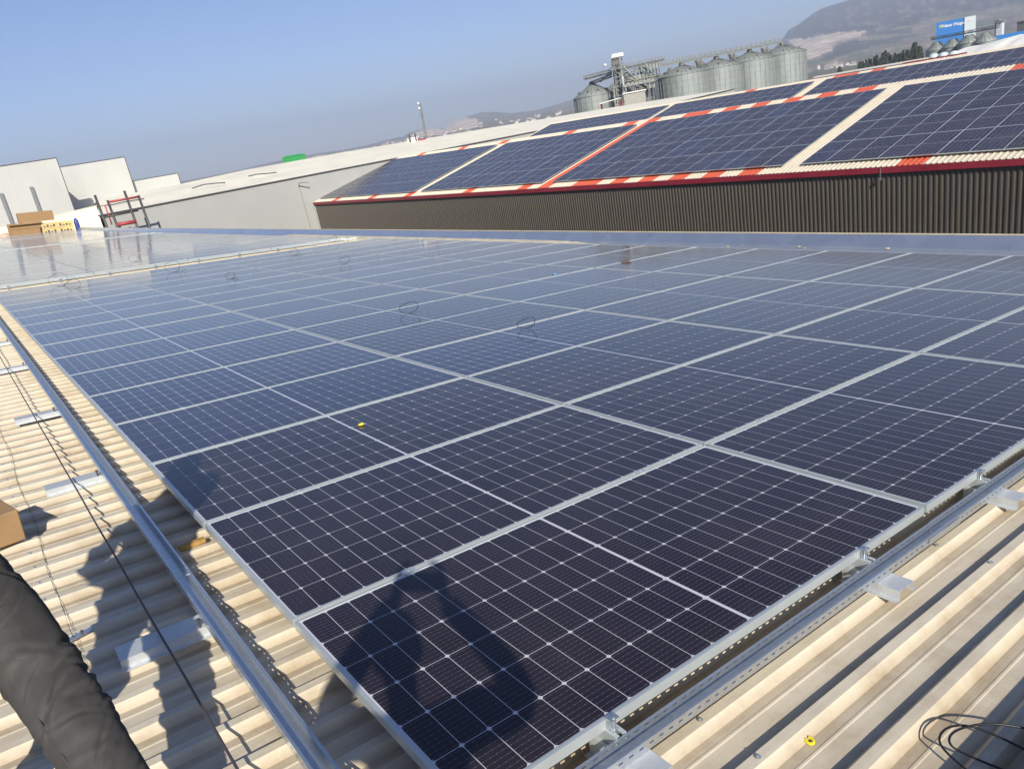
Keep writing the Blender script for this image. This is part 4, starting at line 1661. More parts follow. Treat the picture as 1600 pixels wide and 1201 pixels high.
text_obj('New Hope', 2.0, (2.35, -0.06, zt - GZ - 2.6), t, M_print)
text_obj('NWF', 1.05, (W + 1.1, -0.58, z2 - GZ - 2.1), t, M_print)
mb = MB()
mb.lathe([(0.001, 0), (0.62, 0)], 18)
o = mb.build('logo_disc', simple('yellow_mark', (0.6, 0.62, 0.10), 0.5), t)
o.rotation_euler = (R(90), 0, 0)
o.location = (1.75, -0.05, zt - GZ - 1.8)
mb = MB()
mb.poly([(-0.35, -0.35, 0), (0.35, -0.35, 0), (0, 0.42, 0)], [(0, 1, 2)])
o = mb.build('logo_leaf', simple('green_mark', (0.08, 0.45, 0.12), 0.5), t)
o.rotation_euler = (R(90), 0, 0)
o.location = (1.75, -0.07, zt - GZ - 1.8)
q = at_dist(1568, 60, 210)
t = thing('blue_hall', 'low bright blue hall right of the small silos', 'hall', (q.x, q.y, GZ), (0, 0, ang))
mb = MB()
mb.box(-3.9, 3.9, 0, 10, 0, q.z - GZ + 0.75)
mb.build('wall', M_nh, t)
mb = MB()
mb.box(-4.4, -3.95, -0.02, 10, 0, q.z - GZ + 0.6)
mb.build('end_panel', M_nhw, t)
for k, (px, py0) in enumerate(((1558, 33), (1563, 35), (1598, 34))):
    q = at_dist(px, py0, 330)
    t = thing('factory_stack', ['dark narrow', 'pale narrow', 'dark rightmost'][k] + ' process tower behind the low blue hall', 'tower', (q.x, q.y, GZ))
    mb = MB()
    wd = (0.5, 0.9, 1.2)[k]
    mb.box(-wd, wd, -wd, wd, 0, q.z - GZ)
    mb.build('shaft', (M_silod, M_nhw, M_silod)[k], t)
    mb = MB()
    mb.box(-wd - 0.4, wd + 0.4, -wd - 0.4, wd + 0.4, q.z - GZ + 0.01, q.z - GZ + 0.4)
    mb.build('top_platform', M_bridge, t)

# ------------------------------------------------------------------ trees
tree_v = []
for s in range(4):
    random.seed(40 + s)
    crown = MB()
    H = 1.0
    for k in range(420):
        t_ = random.random() ** 0.8
        z = 0.12 + 0.86 * t_
        rad = (0.24 * (1 - t_) ** (0.7 if s % 2 else 0.45) + 0.03) * (0.75 + 0.5 * noise.noise(Vector((t_ * 5, s * 3.1, 0))))
        a = random.uniform(0, 2 * math.pi)
        rr = rad * math.sqrt(random.uniform(0.15, 1)) * (1 + 0.3 * math.sin(a * 3 + s))
        c = Vector((rr * math.cos(a), rr * math.sin(a), z))
        e = 0.035 + 0.03 * random.random()
        n1 = Vector((random.gauss(0, 1), random.gauss(0, 1), random.gauss(0, 1))).normalized()
        n2 = n1.orthogonal().normalized()
        n3 = n1.cross(n2)
        crown.face([c + n2 * e, c - n2 * e * 0.4 + n3 * e * 0.8, c - n2 * e * 0.5 - n3 * e * 0.7])
    tr = MB()
    tr.tube([(0, 0, 0), (0.005, 0, 0.5), (0, 0.004, 0.92)], [0.022, 0.014, 0.004], 6)
    tree_v.append((crown.mesh('crown', M_leaf), tr.mesh('trunk', M_trunk)))
random.seed(5)
xs_ = [1343 + k * 4.6 for k in range(22)]
for k, px in enumerate(xs_):
    pyt = 95.0 - (px - 1343) * 0.21 + (random.uniform(-3.5, 2) if px > 1352 else 1)
    if 1376 < px < 1388:
        pyt -= 5
    if px > 1428:
        pyt -= 3
    q = at_dist(px + random.uniform(-1, 1), pyt, 380 + random.uniform(-20, 20))
    hh = q.z - GZ
    me = tree_v[k % 4]
    where = 'leftmost' if k == 0 else ('%s from the left' % ORD[k] if k < 20 else ('second from the right' if k == 20 else 'rightmost'))
    t = thing('conifer_tree', 'dark tree in the row below the fields, ' + where, 'tree', (q.x, q.y, GZ), (0, 0, k * 1.3), 'dark trees in a row beyond the sheds')
    t.scale = (hh * 0.75, hh * 0.75, hh)
    inst('crown', me[0], t)
    inst('trunk', me[1], t)
# sparse scrub trees right of silos and a tall one
for k, (px, py, lab) in enumerate(((1429, 66, 'taller lone pale tree standing above the right end of the row'), (1436, 72, 'small bush tree right of the lone tree'), (1312, 104, 'small bush tree on the plain right of the rightmost silo'))):
    q = at_dist(px, py, 390)
    t = thing('broad_tree', lab, 'tree', (q.x, q.y, GZ), (0, 0, k))
    hh = q.z - GZ
    t.scale = (hh * 1.0, hh * 1.0, hh)
    inst('crown', tree_v[k % 4][0], t)
    inst('trunk', tree_v[k % 4][1], t)

EL = [(-180, 0.5), (-40, 0.5), (-10, 2.0), (5, 3.3), (20, 3.5), (27, 3.6), (29.4, 3.56), (30.2, 3.5), (31.5, 3.38), (32.0, 3.17), (32.8, 2.76), (33.5, 2.5), (33.9, 2.02), (34.6, 1.5), (36, 1.1), (40, 0.7),
      (45, 0.62), (48.1, 0.72), (49, 0.60), (50.6, 0.45), (52.4, 0.54), (53.6, 0.84), (54.6, 0.96), (55.7, 0.84), (56.7, 0.72), (57.3, 0.42), (57.7, 0.34), (58.2, 0.50), (59.0, 0.54), (59.8, 0.49), (60.3, 0.3), (61.2, 0.28),
      (62.9, 0.16), (64.5, 0.12), (66.2, 0.20), (69.8, 0.16), (72, 0.02), (75, -0.04), (90, -0.1), (180, 0.2)]


def lin(tab, x):
    if x <= tab[0][0]:
        return tab[0][1]
    for (a, va), (b_, vb) in zip(tab, tab[1:]):
        if x <= b_:
            return va + (vb - va) * (x - a) / (b_ - a)
    return tab[-1][1]


rings = [(1700, 0.0), (1950, 0.03), (2150, 0.07), (2350, 0.11), (2550, 0.16)] + [(2550 + 90 * k, 0.16 + 0.84 * (k / 26.0) ** 1.15) for k in range(1, 27)] + [(5400, 0.9), (6200, 0.3)]


def hill_z(az, d):
    sv = lin(rings, d)
    be = math.degrees(math.atan((GZ - CAM.z) / d))
    return CAM.z + d * math.tan(R(be + (lin(EL, az) - be) * sv))


# ------------------------------------------------------------------ far houses
random.seed(9)
hb = MB()
hb.box(-0.5, 0.5, -0.5, 0.5, 0, 1)
HW = hb.mesh('wall', M_house)
hb = MB()
hb.poly([(-0.56, -0.56, 1.0), (0.56, -0.56, 1.0), (0.56, 0.56, 1.0), (-0.56, 0.56, 1.0), (-0.5, 0, 1.4), (0.5, 0, 1.4)], [(0, 1, 5, 4), (2, 3, 4, 5), (0, 4, 3), (1, 2, 5)])
HR = hb.mesh('roof', M_hroof)
for k in range(100):
    zone = (0, 1, 2, 0, 1, 2, 3)[k % 7]
    az = (random.uniform(58.2, 62), random.uniform(61, 69), random.uniform(49, 57.5), random.uniform(28.8, 32))[zone]
    dd = random.uniform(2000, 3400) if zone != 3 else random.uniform(1750, 2150)
    x, y = CAM.x - math.sin(R(az)) * dd, CAM.y + math.cos(R(az)) * dd
    zl = ('tiny pale house of the distant town just left of the antenna mast', 'tiny pale house of the distant town around the green shed', 'tiny pale house below the low quarry hill', 'tiny pale house on the plain right of the silos')[zone]
    t = thing('town_house', zl, 'house', (x, y, hill_z(az, dd) - 1.5), (0, 0, random.uniform(0, 3)), 'tiny houses of the distant town')
    s_ = random.uniform(6, 12)
    t.scale = (s_ * 1.3, s_, random.uniform(4, 8.5))
    inst('wall', HW, t)
    inst('roof', HR, t)

# ------------------------------------------------------------------ terrain: plain, low hills, mountain
def inpoly(p, poly):
    c = False
    j = len(poly) - 1
    for i in range(len(poly)):
        if (poly[i][1] > p[1]) != (poly[j][1] > p[1]) and p[0] < (poly[j][0] - poly[i][0]) * (p[1] - poly[i][1]) / (poly[j][1] - poly[i][1]) + poly[i][0]:
            c = not c
        j = i
    return c


PQ = [azel(*p) for p in ((1229, 62), (1246, 60), (1262, 60), (1300, 52), (1352, 46), (1349, 53), (1330, 62), (1308, 68), (1300, 78), (1275, 90), (1262, 93), (1256, 84), (1247, 76), (1236, 68))]
PSPUR = [azel(*p) for p in ((1276, 98), (1300, 82), (1310, 70), (1335, 62), (1355, 56), (1420, 52), (1428, 46), (1355, 47), (1340, 66), (1380, 62), (1432, 54), (1400, 66), (1350, 76), (1300, 92))]
PQ2 = [azel(*p) for p in ((642, 210), (660, 204), (676, 199), (690, 203), (700, 192), (728, 183), (745, 186), (750, 196), (735, 201), (708, 206), (690, 211), (665, 213), (645, 219))]
BL = sorted([azel(*p) for p in ((1200, 75), (1262, 72), (1355, 47.5), (1417, 41), (1465, 27), (1525, 19), (1600, 5), (1700, -15))])
azs = [a * 0.12 for a in range(int(16 / 0.12), int(82 / 0.12))]
azs = [-180 + k * 4 for k in range(int((180 + 15) / 4))] + azs + [83 + k * 4 for k in range(25)]
vs, cols = [], []
for az in azs:
    E = lin(EL, az)
    for (d_, s_) in rings:
        base_el = math.degrees(math.atan((GZ - CAM.z) / d_))
        el = base_el + (E - base_el) * s_
        nn = noise.fractal(Vector((az * 0.55, d_ / 420.0, 3.3)), 1.0, 2.1, 6)
        n2 = noise.fractal(Vector((az * 2.2, d_ / 160.0, 8.3)), 0.8, 2.1, 5)
        if 0.05 < s_ < 0.99 and d_ < 5000:
            el += (0.10 * nn + 0.035 * n2) * min(1, max(0, E - 0.2)) * (1 - s_ ** 8)
            el = min(el, E)
        dd = d_ * (1 + (0.02 * nn if s_ < 0.99 else 0.012 * n2))
        z = CAM.z + dd * math.tan(R(el))
        vs.append((CAM.x - math.sin(R(az)) * dd, CAM.y + math.cos(R(az)) * dd, max(z, GZ - 0.5)))
        e2 = base_el + (E - base_el) * s_
        pa = (az + 0.12 * n2, el + 0.05 * nn)
        if inpoly(pa, PQ) or inpoly(pa, PQ2):
            k = 0.75 + 0.5 * n2
            c = (0.85 * (0.8 + 0.3 * k), 0.70 * (0.8 + 0.3 * k), 0.56 * (0.8 + 0.3 * k))
        elif (16 < az < 34.5 and pa[1] > lin(BL, az) + 0.03 * nn):
            k = 0.75 + 0.6 * n2
            c = (0.085 * k, 0.080 * k, 0.070 * k)
            if n2 > 0.36:
                c = (0.20, 0.18, 0.16)
        elif inpoly(pa, PSPUR):
            c = (0.075, 0.082, 0.070)
        else:
            f = noise.noise(Vector((az * 1.1, pa[1] * 22, 0.5)))
            g2 = noise.noise(Vector((az * 3.0, pa[1] * 50, 7.5)))
            if f > 0.25:
                c = (0.17, 0.20, 0.11)
            elif f < -0.25:
                c = (0.33, 0.26, 0.20)
            else:
                c = (0.24, 0.215, 0.16)
            c = tuple(q * (1 + 0.35 * g2) for q in c)
        cols.append((*[max(0.01, q) for q in c], 1))
nr = len(rings)
fs = []
for i in range(len(azs)):
    j = (i + 1) % len(azs)
    for k in range(nr - 1):
        fs.append((i * nr + k, i * nr + k + 1, j * nr + k + 1, j * nr + k))
me = bpy.data.meshes.new('hills')
me.from_pydata(vs, [], fs)
ca_ = me.color_attributes.new('Cover', 'FLOAT_COLOR', 'POINT')
for i, c in enumerate(cols):
    ca_.data[i].color = c
me.polygons.foreach_set('use_smooth', [True] * len(me.polygons))
mt, n, l, b = newmat('hill_cover')
va = n.new('ShaderNodeVertexColor')
va.layer_name = 'Cover'
tc = n.new('ShaderNodeTexCoord')
ns = n.new('ShaderNodeTexNoise')
ns.inputs['Scale'].default_value = 0.011
ns.inputs['Detail'].default_value = 12
ns.inputs['Roughness'].default_value = 0.75
l.new(tc.outputs['Object'], ns.inputs['Vector'])
rr_ = ramp(n, [(0.35, (0.42, 0.42, 0.45)), (0.65, (1.5, 1.45, 1.35))])
l.new(ns.outputs['Fac'], rr_.inputs[0])
mx = n.new('ShaderNodeMix')
mx.data_type = 'RGBA'
mx.blend_type = 'MULTIPLY'
mx.inputs['Factor'].default_value = 1
l.new(va.outputs[0], mx.inputs['A'])
l.new(rr_.outputs[0], mx.inputs['B'])
l.new(mx.outputs['Result'], b.inputs['Base Color'])
bp = n.new('ShaderNodeBump')
bp.inputs['Strength'].default_value = 0.8
bp.inputs['Distance'].default_value = 25
l.new(ns.outputs['Fac'], bp.inputs['Height'])
l.new(bp.outputs[0], b.inputs['Normal'])
setp(b, rough=0.95, spec=0.1)
me.materials.append(mt)
hills = bpy.data.objects.new('hills', me)
C0.objects.link(hills)
hills['kind'] = 'structure'

mg, n, l, b = newmat('plain')
tc = n.new('ShaderNodeTexCoord')
vo = n.new('ShaderNodeTexVoronoi')
vo.inputs['Scale'].default_value = 0.006
l.new(tc.outputs['Object'], vo.inputs['Vector'])
bw = n.new('ShaderNodeRGBToBW')
l.new(vo.outputs['Color'], bw.inputs[0])
rr_ = ramp(n, [(0.2, (0.20, 0.16, 0.12)), (0.5, (0.14, 0.14, 0.09)), (0.8, (0.10, 0.13, 0.06))])
l.new(bw.outputs[0], rr_.inputs[0])
l.new(rr_.outputs[0], b.inputs['Base Color'])
setp(b, rough=0.95, spec=0.1)
mb = MB()
mb.lathe([(0.001, 0), (300, 0), (1500, 0), (6500, -1)], 64, (0, 0, GZ))
gr = mb.build('ground', mg)
gr['kind'] = 'structure'

# ------------------------------------------------------------------ people


def limb_mesh(name, parts, mats, fold=0.0, seed=0, sub=1):
    """parts: list of (path points, radii, flatten) tubes, dense and wrinkled like cloth"""
    mb = MB()
    N = 96
    for (pts, rs, fa) in parts:
        P = smooth([Vector(p) for p in pts], 44)
        L = len(P)
        Rr = []
        for i in range(L):
            t_ = i / (L - 1) * (len(rs) - 1)
            k = min(int(t_), len(rs) - 2)
            Rr.append(rs[k] + (rs[k + 1] - rs[k]) * (t_ - k))
        side = None
        base_ = len(mb.v)
        s_len = 0
        tl = sum((P[q_ + 1] - P[q_]).length for q_ in range(L - 1))
        rng = random.Random(seed * 100 + len(mb.v))
        creases = []
        for q_ in range(int(70 * min(1, tl / 0.8))):
            k_ = rng.random()
            s0 = rng.gauss(0.55, 0.13) * tl if k_ < 0.5 else rng.uniform(0, tl)
            creases.append((s0, rng.uniform(0, 2 * math.pi), rng.uniform(0.35, 1.1), rng.uniform(0.005, 0.013), rng.uniform(-0.07, 0.07), rng.uniform(0.12, 0.42)))
        for i, p in enumerate(P):
            d_ = (P[min(i + 1, L - 1)] - P[max(i - 1, 0)]).normalized()
            if side is None:
                side = d_.orthogonal().normalized()
            side = (side - d_ * side.dot(d_)).normalized()
            up = d_.cross(side)
            if i:
                s_len += (p - P[i - 1]).length
            for k in range(N):
                a = 2 * math.pi * k / N
                dirv = side * math.cos(a) + up * math.sin(a)
                w1 = noise.noise(Vector((math.cos(a) * 0.9 + seed, math.sin(a) * 0.9, s_len * 9 + 0.6 * math.sin(a + s_len * 6))))
                w2 = noise.noise(Vector((math.cos(a) * 1.6 + seed, math.sin(a) * 1.6, s_len * 24 + 1.4 * math.cos(a))))
                rid = 1 - abs(w2) * 2.2
                dr = 0.0
                for (s0, a0, da, wd, sl, dp) in creases:
                    dA = (a - a0 + math.pi) % (2 * math.pi) - math.pi
                    if abs(dA) > 2.2 * da:
                        continue
                    q_ = (s_len - s0 - sl * dA - 0.02 * math.sin(dA * 2.0 + s0 * 9)) / wd
                    if abs(q_) < 4:
                        tp_ = math.exp(-(dA / da) ** 2)
                        dr += dp * tp_ * (-math.exp(-q_ * q_) + 0.75 * math.exp(-(q_ - 1.9) ** 2) + 0.35 * math.exp(-(q_ + 2.2) ** 2))
                r_ = Rr[i] * (1 + fold * (0.30 * w1 + 0.06 * w2) + fold * dr)
                mb.v.append(tuple(p + (side * math.cos(a) * fa + up * math.sin(a)) * r_ if False else p + dirv * r_))
        for i in range(L - 1):
            for k in range(N):
                k2 = (k + 1) % N
                mb.f.append((base_ + i * N + k, base_ + i * N + k2, base_ + (i + 1) * N + k2, base_ + (i + 1) * N + k))
                mb.m.append(0)
                mb.uv.append(None)
        for e, rev in ((0, True), (L - 1, False)):
            idx = [base_ + e * N + k for k in range(N)]
            if rev:
                idx.reverse()
            mb.f.append(tuple(idx))
            mb.m.append(0)
            mb.uv.append(None)
    return mb.mesh(name, mats, True)


def rz(x, y, h):
    return Vector((x, y, h + RIBTOP - math.tan(TA) * y))


def skin_body(parent, J, E, root):
    names = list(J)
    me = bpy.data.meshes.new('body')
    me.from_pydata([J[n_][0] for n_ in names], [(names.index(a), names.index(b_)) for a, b_ in E], [])
    me.materials.append(M_skin)
    o = bpy.data.objects.new('body', me)
    C0.objects.link(o)
    o.parent = parent
    m = o.modifiers.new('skin', 'SKIN')
    if not me.skin_vertices:
        bpy.context.view_layer.objects.active = o
    lay = me.skin_vertices[0].data if me.skin_vertices else None
    for i, n_ in enumerate(names):
        r_ = J[n_][1]
        lay[i].radius = (r_, r_)
        lay[i].use_root = (n_ == root)
    s = o.modifiers.new('sub', 'SUBSURF')
    s.levels = 1
    s.render_levels = 2
    return o


def hand_joints(J, E, wrist, pre, fingers_dir, palm_n, side, curl=0.5):
    """palm and five separate bent fingers grown from the wrist joint"""
    f, n_, s_ = fingers_dir.normalized(), palm_n.normalized(), side.normalized()
    w = J[wrist][0]
    J[pre + 'palm'] = (w + f * 0.045, 0.024)
    E.append((wrist, pre + 'palm'))
    for k, (off, ln) in enumerate(((-0.026, 0.070), (-0.009, 0.078), (0.009, 0.074), (0.026, 0.058))):
        b_ = w + f * 0.085 + s_ * off
        J[pre + 'k%d' % k] = (b_, 0.010)
        mid_ = b_ + (f * (1 - curl * 0.4) + n_ * curl * 0.7).normalized() * ln * 0.55
        J[pre + 'm%d' % k] = (mid_, 0.0088)
        J[pre + 't%d' % k] = (mid_ + (f * (0.6 - curl) + n_ * (0.3 + curl)).normalized() * ln * 0.45, 0.0078)
        E += [(pre + 'palm', pre + 'k%d' % k), (pre + 'k%d' % k, pre + 'm%d' % k), (pre + 'm%d' % k, pre + 't%d' % k)]
    b_ = w + f * 0.03 - s_ * 0.034
    J[pre + 'th0'] = (b_, 0.012)
    J[pre + 'th1'] = (b_ + (f * 0.7 - s_ * 0.6 + n_ * 0.3).normalized() * 0.035, 0.0105)
    J[pre + 'th2'] = (b_ + (f * 0.9 - s_ * 0.5 + n_ * 0.6).normalized() * 0.062, 0.009)
    E += [(pre + 'palm', pre + 'th0'), (pre + 'th0', pre + 'th1'), (pre + 'th1', pre + 'th2')]


def head_parts(parent, c, fwd, hair=True):
    """face details and hair on a shaped head"""
    fwd = fwd.normalized()
    up = Vector((0, 0, 1))
    up = (up - fwd * up.dot(fwd)).normalized()
    rt = fwd.cross(up)
    M = Matrix(((rt.x, fwd.x, up.x, c.x), (rt.y, fwd.y, up.y, c.y), (rt.z, fwd.z, up.z, c.z), (0, 0, 0, 1)))
    bm = bmesh.new()
    bmesh.ops.create_uvsphere(bm, u_segments=24, v_segments=16, radius=1)
    for v in bm.verts:
        x, y, z = v.co
        yy = y * 0.097
        if y < 0:
            yy *= 1.05
        w_ = 0.076 * (1 - 0.28 * max(0, -z) ** 1.3)
        v.co = (x * w_, yy * (1 - 0.1 * max(0, -z)), z * 0.118)
        if z < -0.55 and y > 0.1:
            v.co.y += 0.012
    me = bpy.data.meshes.new('head')
    bm.to_mesh(me)
    bm.free()
    me.materials.append(M_skin)
    me.polygons.foreach_set('use_smooth', [True] * len(me.polygons))
    h = bpy.data.objects.new('head', me)
    C0.objects.link(h)
    h.parent = parent
    h.matrix_local = M
    mb = MB()
    mb.poly([(-0.012, 0.094, 0.012), (0.012, 0.094, 0.012), (0, 0.097, 0.022), (-0.017, 0.092, -0.030), (0.017, 0.092, -0.030), (0, 0.118, -0.026)],
            [(0, 1, 2), (0, 5, 1), (0, 3, 5), (1, 5, 4), (3, 4, 5)])
    mb.build('nose', M_skin, h)
    for sx in (-1, 1):
        mb = MB()
        mb.lathe([(0.001, -0.011), (0.009, -0.006), (0.0115, 0), (0.009, 0.006), (0.001, 0.011)], 10, (sx * 0.03, 0.082, 0.008))
        mb.build('eye', M_print, h, True)
        mb = MB()
        mb.lathe([(0.001, -0.03), (0.010, -0.02), (0.012, 0.01), (0.008, 0.028), (0.001, 0.032)], 8, (sx * 0.077, -0.005, 0))
        mb.build('ear', M_skin, h, True)
    mb = MB()
    mb.box(-0.024, 0.024, 0.083, 0.0915, -0.062, -0.053)
    mb.build('mouth', simple('lips', (0.42, 0.18, 0.15), 0.5), h)
    bm = bmesh.new()
    bmesh.ops.create_uvsphere(bm, u_segments=24, v_segments=14, radius=1)
    for v in bm.verts:
        x, y, z = v.co
        nn = 0.004 * noise.noise(Vector((x * 9, y * 9, z * 9)))
        v.co = (x * (0.084 + nn), y * (0.105 + nn) - 0.012, max(z, -0.35 + 0.5 * max(0, y)) * (0.124 + nn) + 0.006)
        if y > 0.55 and z < 0.45:
            v.co.y = 0.055
    me = bpy.data.meshes.new('hair')
    bm.to_mesh(me)
    bm.free()
    me.materials.append(M_hair)
    me.polygons.foreach_set('use_smooth', [True] * len(me.polygons))
    o = bpy.data.objects.new('hair', me)
    C0.objects.link(o)
    o.parent = h
    return h


def shoe(parent, ankle, d_):
    d_ = Vector((d_.x, d_.y, 0)).normalized()
    s_ = Vector((-d_.y, d_.x, 0))
    mb = MB()
    secs = [(-0.075, 0.030, 0.05), (-0.03, 0.042, 0.085), (0.03, 0.045, 0.075), (0.10, 0.050, 0.052), (0.165, 0.045, 0.04), (0.20, 0.025, 0.025)]
    base_ = 0
    vs_ = []
    for (x, w_, h) in secs:
        for k in range(10):
            a = 2 * math.pi * k / 10
            vs_.append(Vector((ankle.x, ankle.y, ankle.z)) + d_ * x + s_ * (w_ * math.cos(a)) + Vector((0, 0, h / 2 + h / 2 * math.sin(a) - 0.06)))
    n_ = len(secs)
    mb.poly(vs_, [(i * 10 + k, i * 10 + (k + 1) % 10, (i + 1) * 10 + (k + 1) % 10, (i + 1) * 10 + k) for i in range(n_ - 1) for k in range(10)] + [tuple(reversed(range(10))), tuple((n_ - 1) * 10 + k for k in range(10))])
    mb.build('boot', M_shoe, parent, True)


# worker at the left edge
wk = thing('person', 'person in creased grey jeans stepping at the left edge, mostly out of frame', 'person')
LP = [CAM + ray(-60, 905) * 2.38, CAM + ray(60, 1045) * 2.32, CAM + ray(150, 1180) * 2.27]
dirl = (LP[2] - LP[1]).normalized()
ankA = LP[2] + dirl * 0.36
hipA = LP[0] - (LP[1] - LP[0]).normalized() * 0.10
zr = lambda q: q.z - (RIBTOP - math.tan(TA) * q.y)
ankA.z = RIBTOP - math.tan(TA) * ankA.y + 0.08
hipB = hipA + Vector((-0.10, -0.13, 0.02))
kneeB = rz(0.36, -0.915, 0.46)
ankB = rz(0.30, -1.03, 0.08)
pel = (hipA + hipB) / 2 + Vector((0, 0, 0.05))
tr_me = limb_mesh('trousers', [([hipA + Vector((-.01, 0, .07)), hipA, LP[0], LP[1], LP[2], (LP[2] + ankA) / 2, ankA + Vector((0, 0, 0.03))], [0.118, 0.112, 0.100, 0.086, 0.078, 0.070, 0.066], 1),
                               ([hipB + Vector((.01, 0, .07)), hipB, (hipB + kneeB) / 2, kneeB, (kneeB + ankB) / 2, ankB + Vector((0, 0, 0.03))], [0.115, 0.11, 0.095, 0.082, 0.072, 0.068], 1),
                               ([pel + Vector((0, 0, -0.14)), pel + Vector((0, 0, -0.02)), pel + Vector((0, 0, 0.10))], [0.10, 0.165, 0.145], 1)], M_jean, 0.22, 2.7)
inst('trousers', tr_me, wk)
sm_ = MB()
sp_ = smooth([LP[0], LP[1], LP[2], (LP[2] + ankA) / 2, ankA], 10)
sr__ = [0.100, 0.086, 0.078, 0.070, 0.066]
out_ = (CAM - LP[1]).normalized()
q2_ = []
for i_, p_ in enumerate(sp_):
    d_ = (sp_[min(i_ + 1, len(sp_) - 1)] - sp_[max(i_ - 1, 0)]).normalized()
    o_ = (out_ - d_ * out_.dot(d_)).normalized()
    s_ = d_.cross(o_)
    t_ = i_ / (len(sp_) - 1) * 4
    k_ = min(int(t_), 3)
    rr_2 = sr__[k_] + (sr__[k_ + 1] - sr__[k_]) * (t_ - k_)
    q2_.append(p_ + (o_ * math.cos(0.75) + s_ * math.sin(0.75)) * (rr_2 * 0.985))
sm_.tube(q2_, 0.0035, 6)
sm_.build('side_seam', M_jean, wk, True)
chest = pel + Vector((0.08, -0.01, 0.38))
neck = chest + Vector((0.02, -0.01, 0.17))
headc = neck + Vector((0.05, -0.0, 0.15))
shA = chest + Vector((0.02, 0.19, 0.05))
shB = chest + Vector((0.0, -0.19, 0.05))
elA = shA + Vector((-0.10, -0.02, -0.26))
wrA = elA + Vector((0.0, -0.14, -0.12))
elB = shB + Vector((-0.08, -0.10, -0.29))
wrB = elB + Vector((0.10, 0.12, -0.14))
jk = limb_mesh('jacket', [([pel + Vector((0, 0, 0.06)), pel + Vector((0.01, 0, 0.22)), chest, chest + Vector((0, 0, 0.10)), neck + Vector((0, 0, -0.01))], [0.185, 0.185, 0.205, 0.185, 0.075], 1),
                          ([shA + Vector((0, -0.06, 0)), shA, elA, elA + (wrA - elA) * 0.92], [0.08, 0.07, 0.055, 0.046], 1),
                          ([shB + Vector((0, 0.06, 0)), shB, elB, elB + (wrB - elB) * 0.92], [0.08, 0.07, 0.055, 0.046], 1)], M_jack, 0.08, 5.1)
inst('jacket', jk, wk)
J = {'pelvis': (pel, 0.09), 'belly': (pel + Vector((0, 0, 0.2)), 0.085), 'chest': (chest, 0.09), 'neck': (neck, 0.05), 'skull': (headc, 0.06),
     'shA': (shA, 0.05), 'elA': (elA, 0.038), 'wrA': (wrA, 0.026), 'shB': (shB, 0.05), 'elB': (elB, 0.038), 'wrB': (wrB, 0.026),
     'hpA': (hipA, 0.08), 'knA': (LP[1], 0.055), 'anA': (ankA, 0.035), 'hpB': (hipB, 0.08), 'knB': (kneeB, 0.055), 'anB': (ankB, 0.035)}
E_ = [('pelvis', 'belly'), ('belly', 'chest'), ('chest', 'neck'), ('neck', 'skull'), ('chest', 'shA'), ('shA', 'elA'), ('elA', 'wrA'), ('chest', 'shB'), ('shB', 'elB'), ('elB', 'wrB'),
      ('pelvis', 'hpA'), ('hpA', 'knA'), ('knA', 'anA'), ('pelvis', 'hpB'), ('hpB', 'knB'), ('knB', 'anB')]
hand_joints(J, E_, 'wrA', 'a', wrA - elA, Vector((0, 0, -1)), Vector((0, 1, 0)))
hand_joints(J, E_, 'wrB', 'b', wrB - elB, Vector((0, 1, -0.2)), Vector((0.3, 0, 1)))
skin_body(wk, J, E_, 'pelvis')
head_parts(wk, headc, Vector((1, 0.25, -0.25)))
shoe(wk, ankA, Vector((0.9, 0.4, 0)))
shoe(wk, ankB, Vector((0.9, 0.1, 0)))

# photographer holding the phone behind the camera
ph = thing('person', 'photographer seen only as the dark shadow with raised arms on the nearest panels', 'person')
FH = Vector((FW.x, FW.y, 0)).normalized()
RH = Vector((FH.y, -FH.x, 0))
headc = CAM - FH * 0.31 + Vector((0, 0, -0.055)) + RH * (-0.08)
neck = headc - FH * 0.03 + Vector((0, 0, -0.16))
chest = neck - FH * 0.02 + Vector((0, 0, -0.20))
pel = chest + Vector((0, 0, -0.42)) - FH * 0.02
fa = RIBTOP - math.tan(TA) * pel.y
hl, hr_ = pel - RH * 0.09 + Vector((0, 0, -0.07)), pel + RH * 0.09 + Vector((0, 0, -0.07))
al = Vector((hl.x, hl.y, fa + 0.08)) - RH * 0.05
ar = Vector((hr_.x, hr_.y, fa + 0.08)) + RH * 0.05
kl, kr = (hl + al) / 2 + FH * 0.02, (hr_ + ar) / 2 + FH * 0.02
tr_me = limb_mesh('trousers', [([hl + Vector((0, 0, .07)), hl, kl, al + Vector((0, 0, 0.03))], [0.10, 0.095, 0.075, 0.065], 1),
                               ([hr_ + Vector((0, 0, .07)), hr_, kr, ar + Vector((0, 0, 0.03))], [0.10, 0.095, 0.075, 0.065], 1),
                               ([pel + Vector((0, 0, -0.10)), pel, pel + Vector((0, 0, 0.12))], [0.10, 0.155, 0.14], 1)], M_jean, 0.10, 9.0)
inst('trousers', tr_me, ph)
sl_, sr_ = neck - RH * 0.19 + Vector((0, 0, -0.05)), neck + RH * 0.19 + Vector((0, 0, -0.05))
phone_c = CAM - FW * 0.03
wl = phone_c - RT * 0.085 - FW * 0.055 - UPV * 0.045
wr = phone_c + RT * 0.085 - FW * 0.055 - UPV * 0.045
el_, er_ = (sl_ + wl) / 2 - RH * 0.15 + Vector((0, 0, -0.12)), (sr_ + wr) / 2 + RH * 0.15 + Vector((0, 0, -0.14))
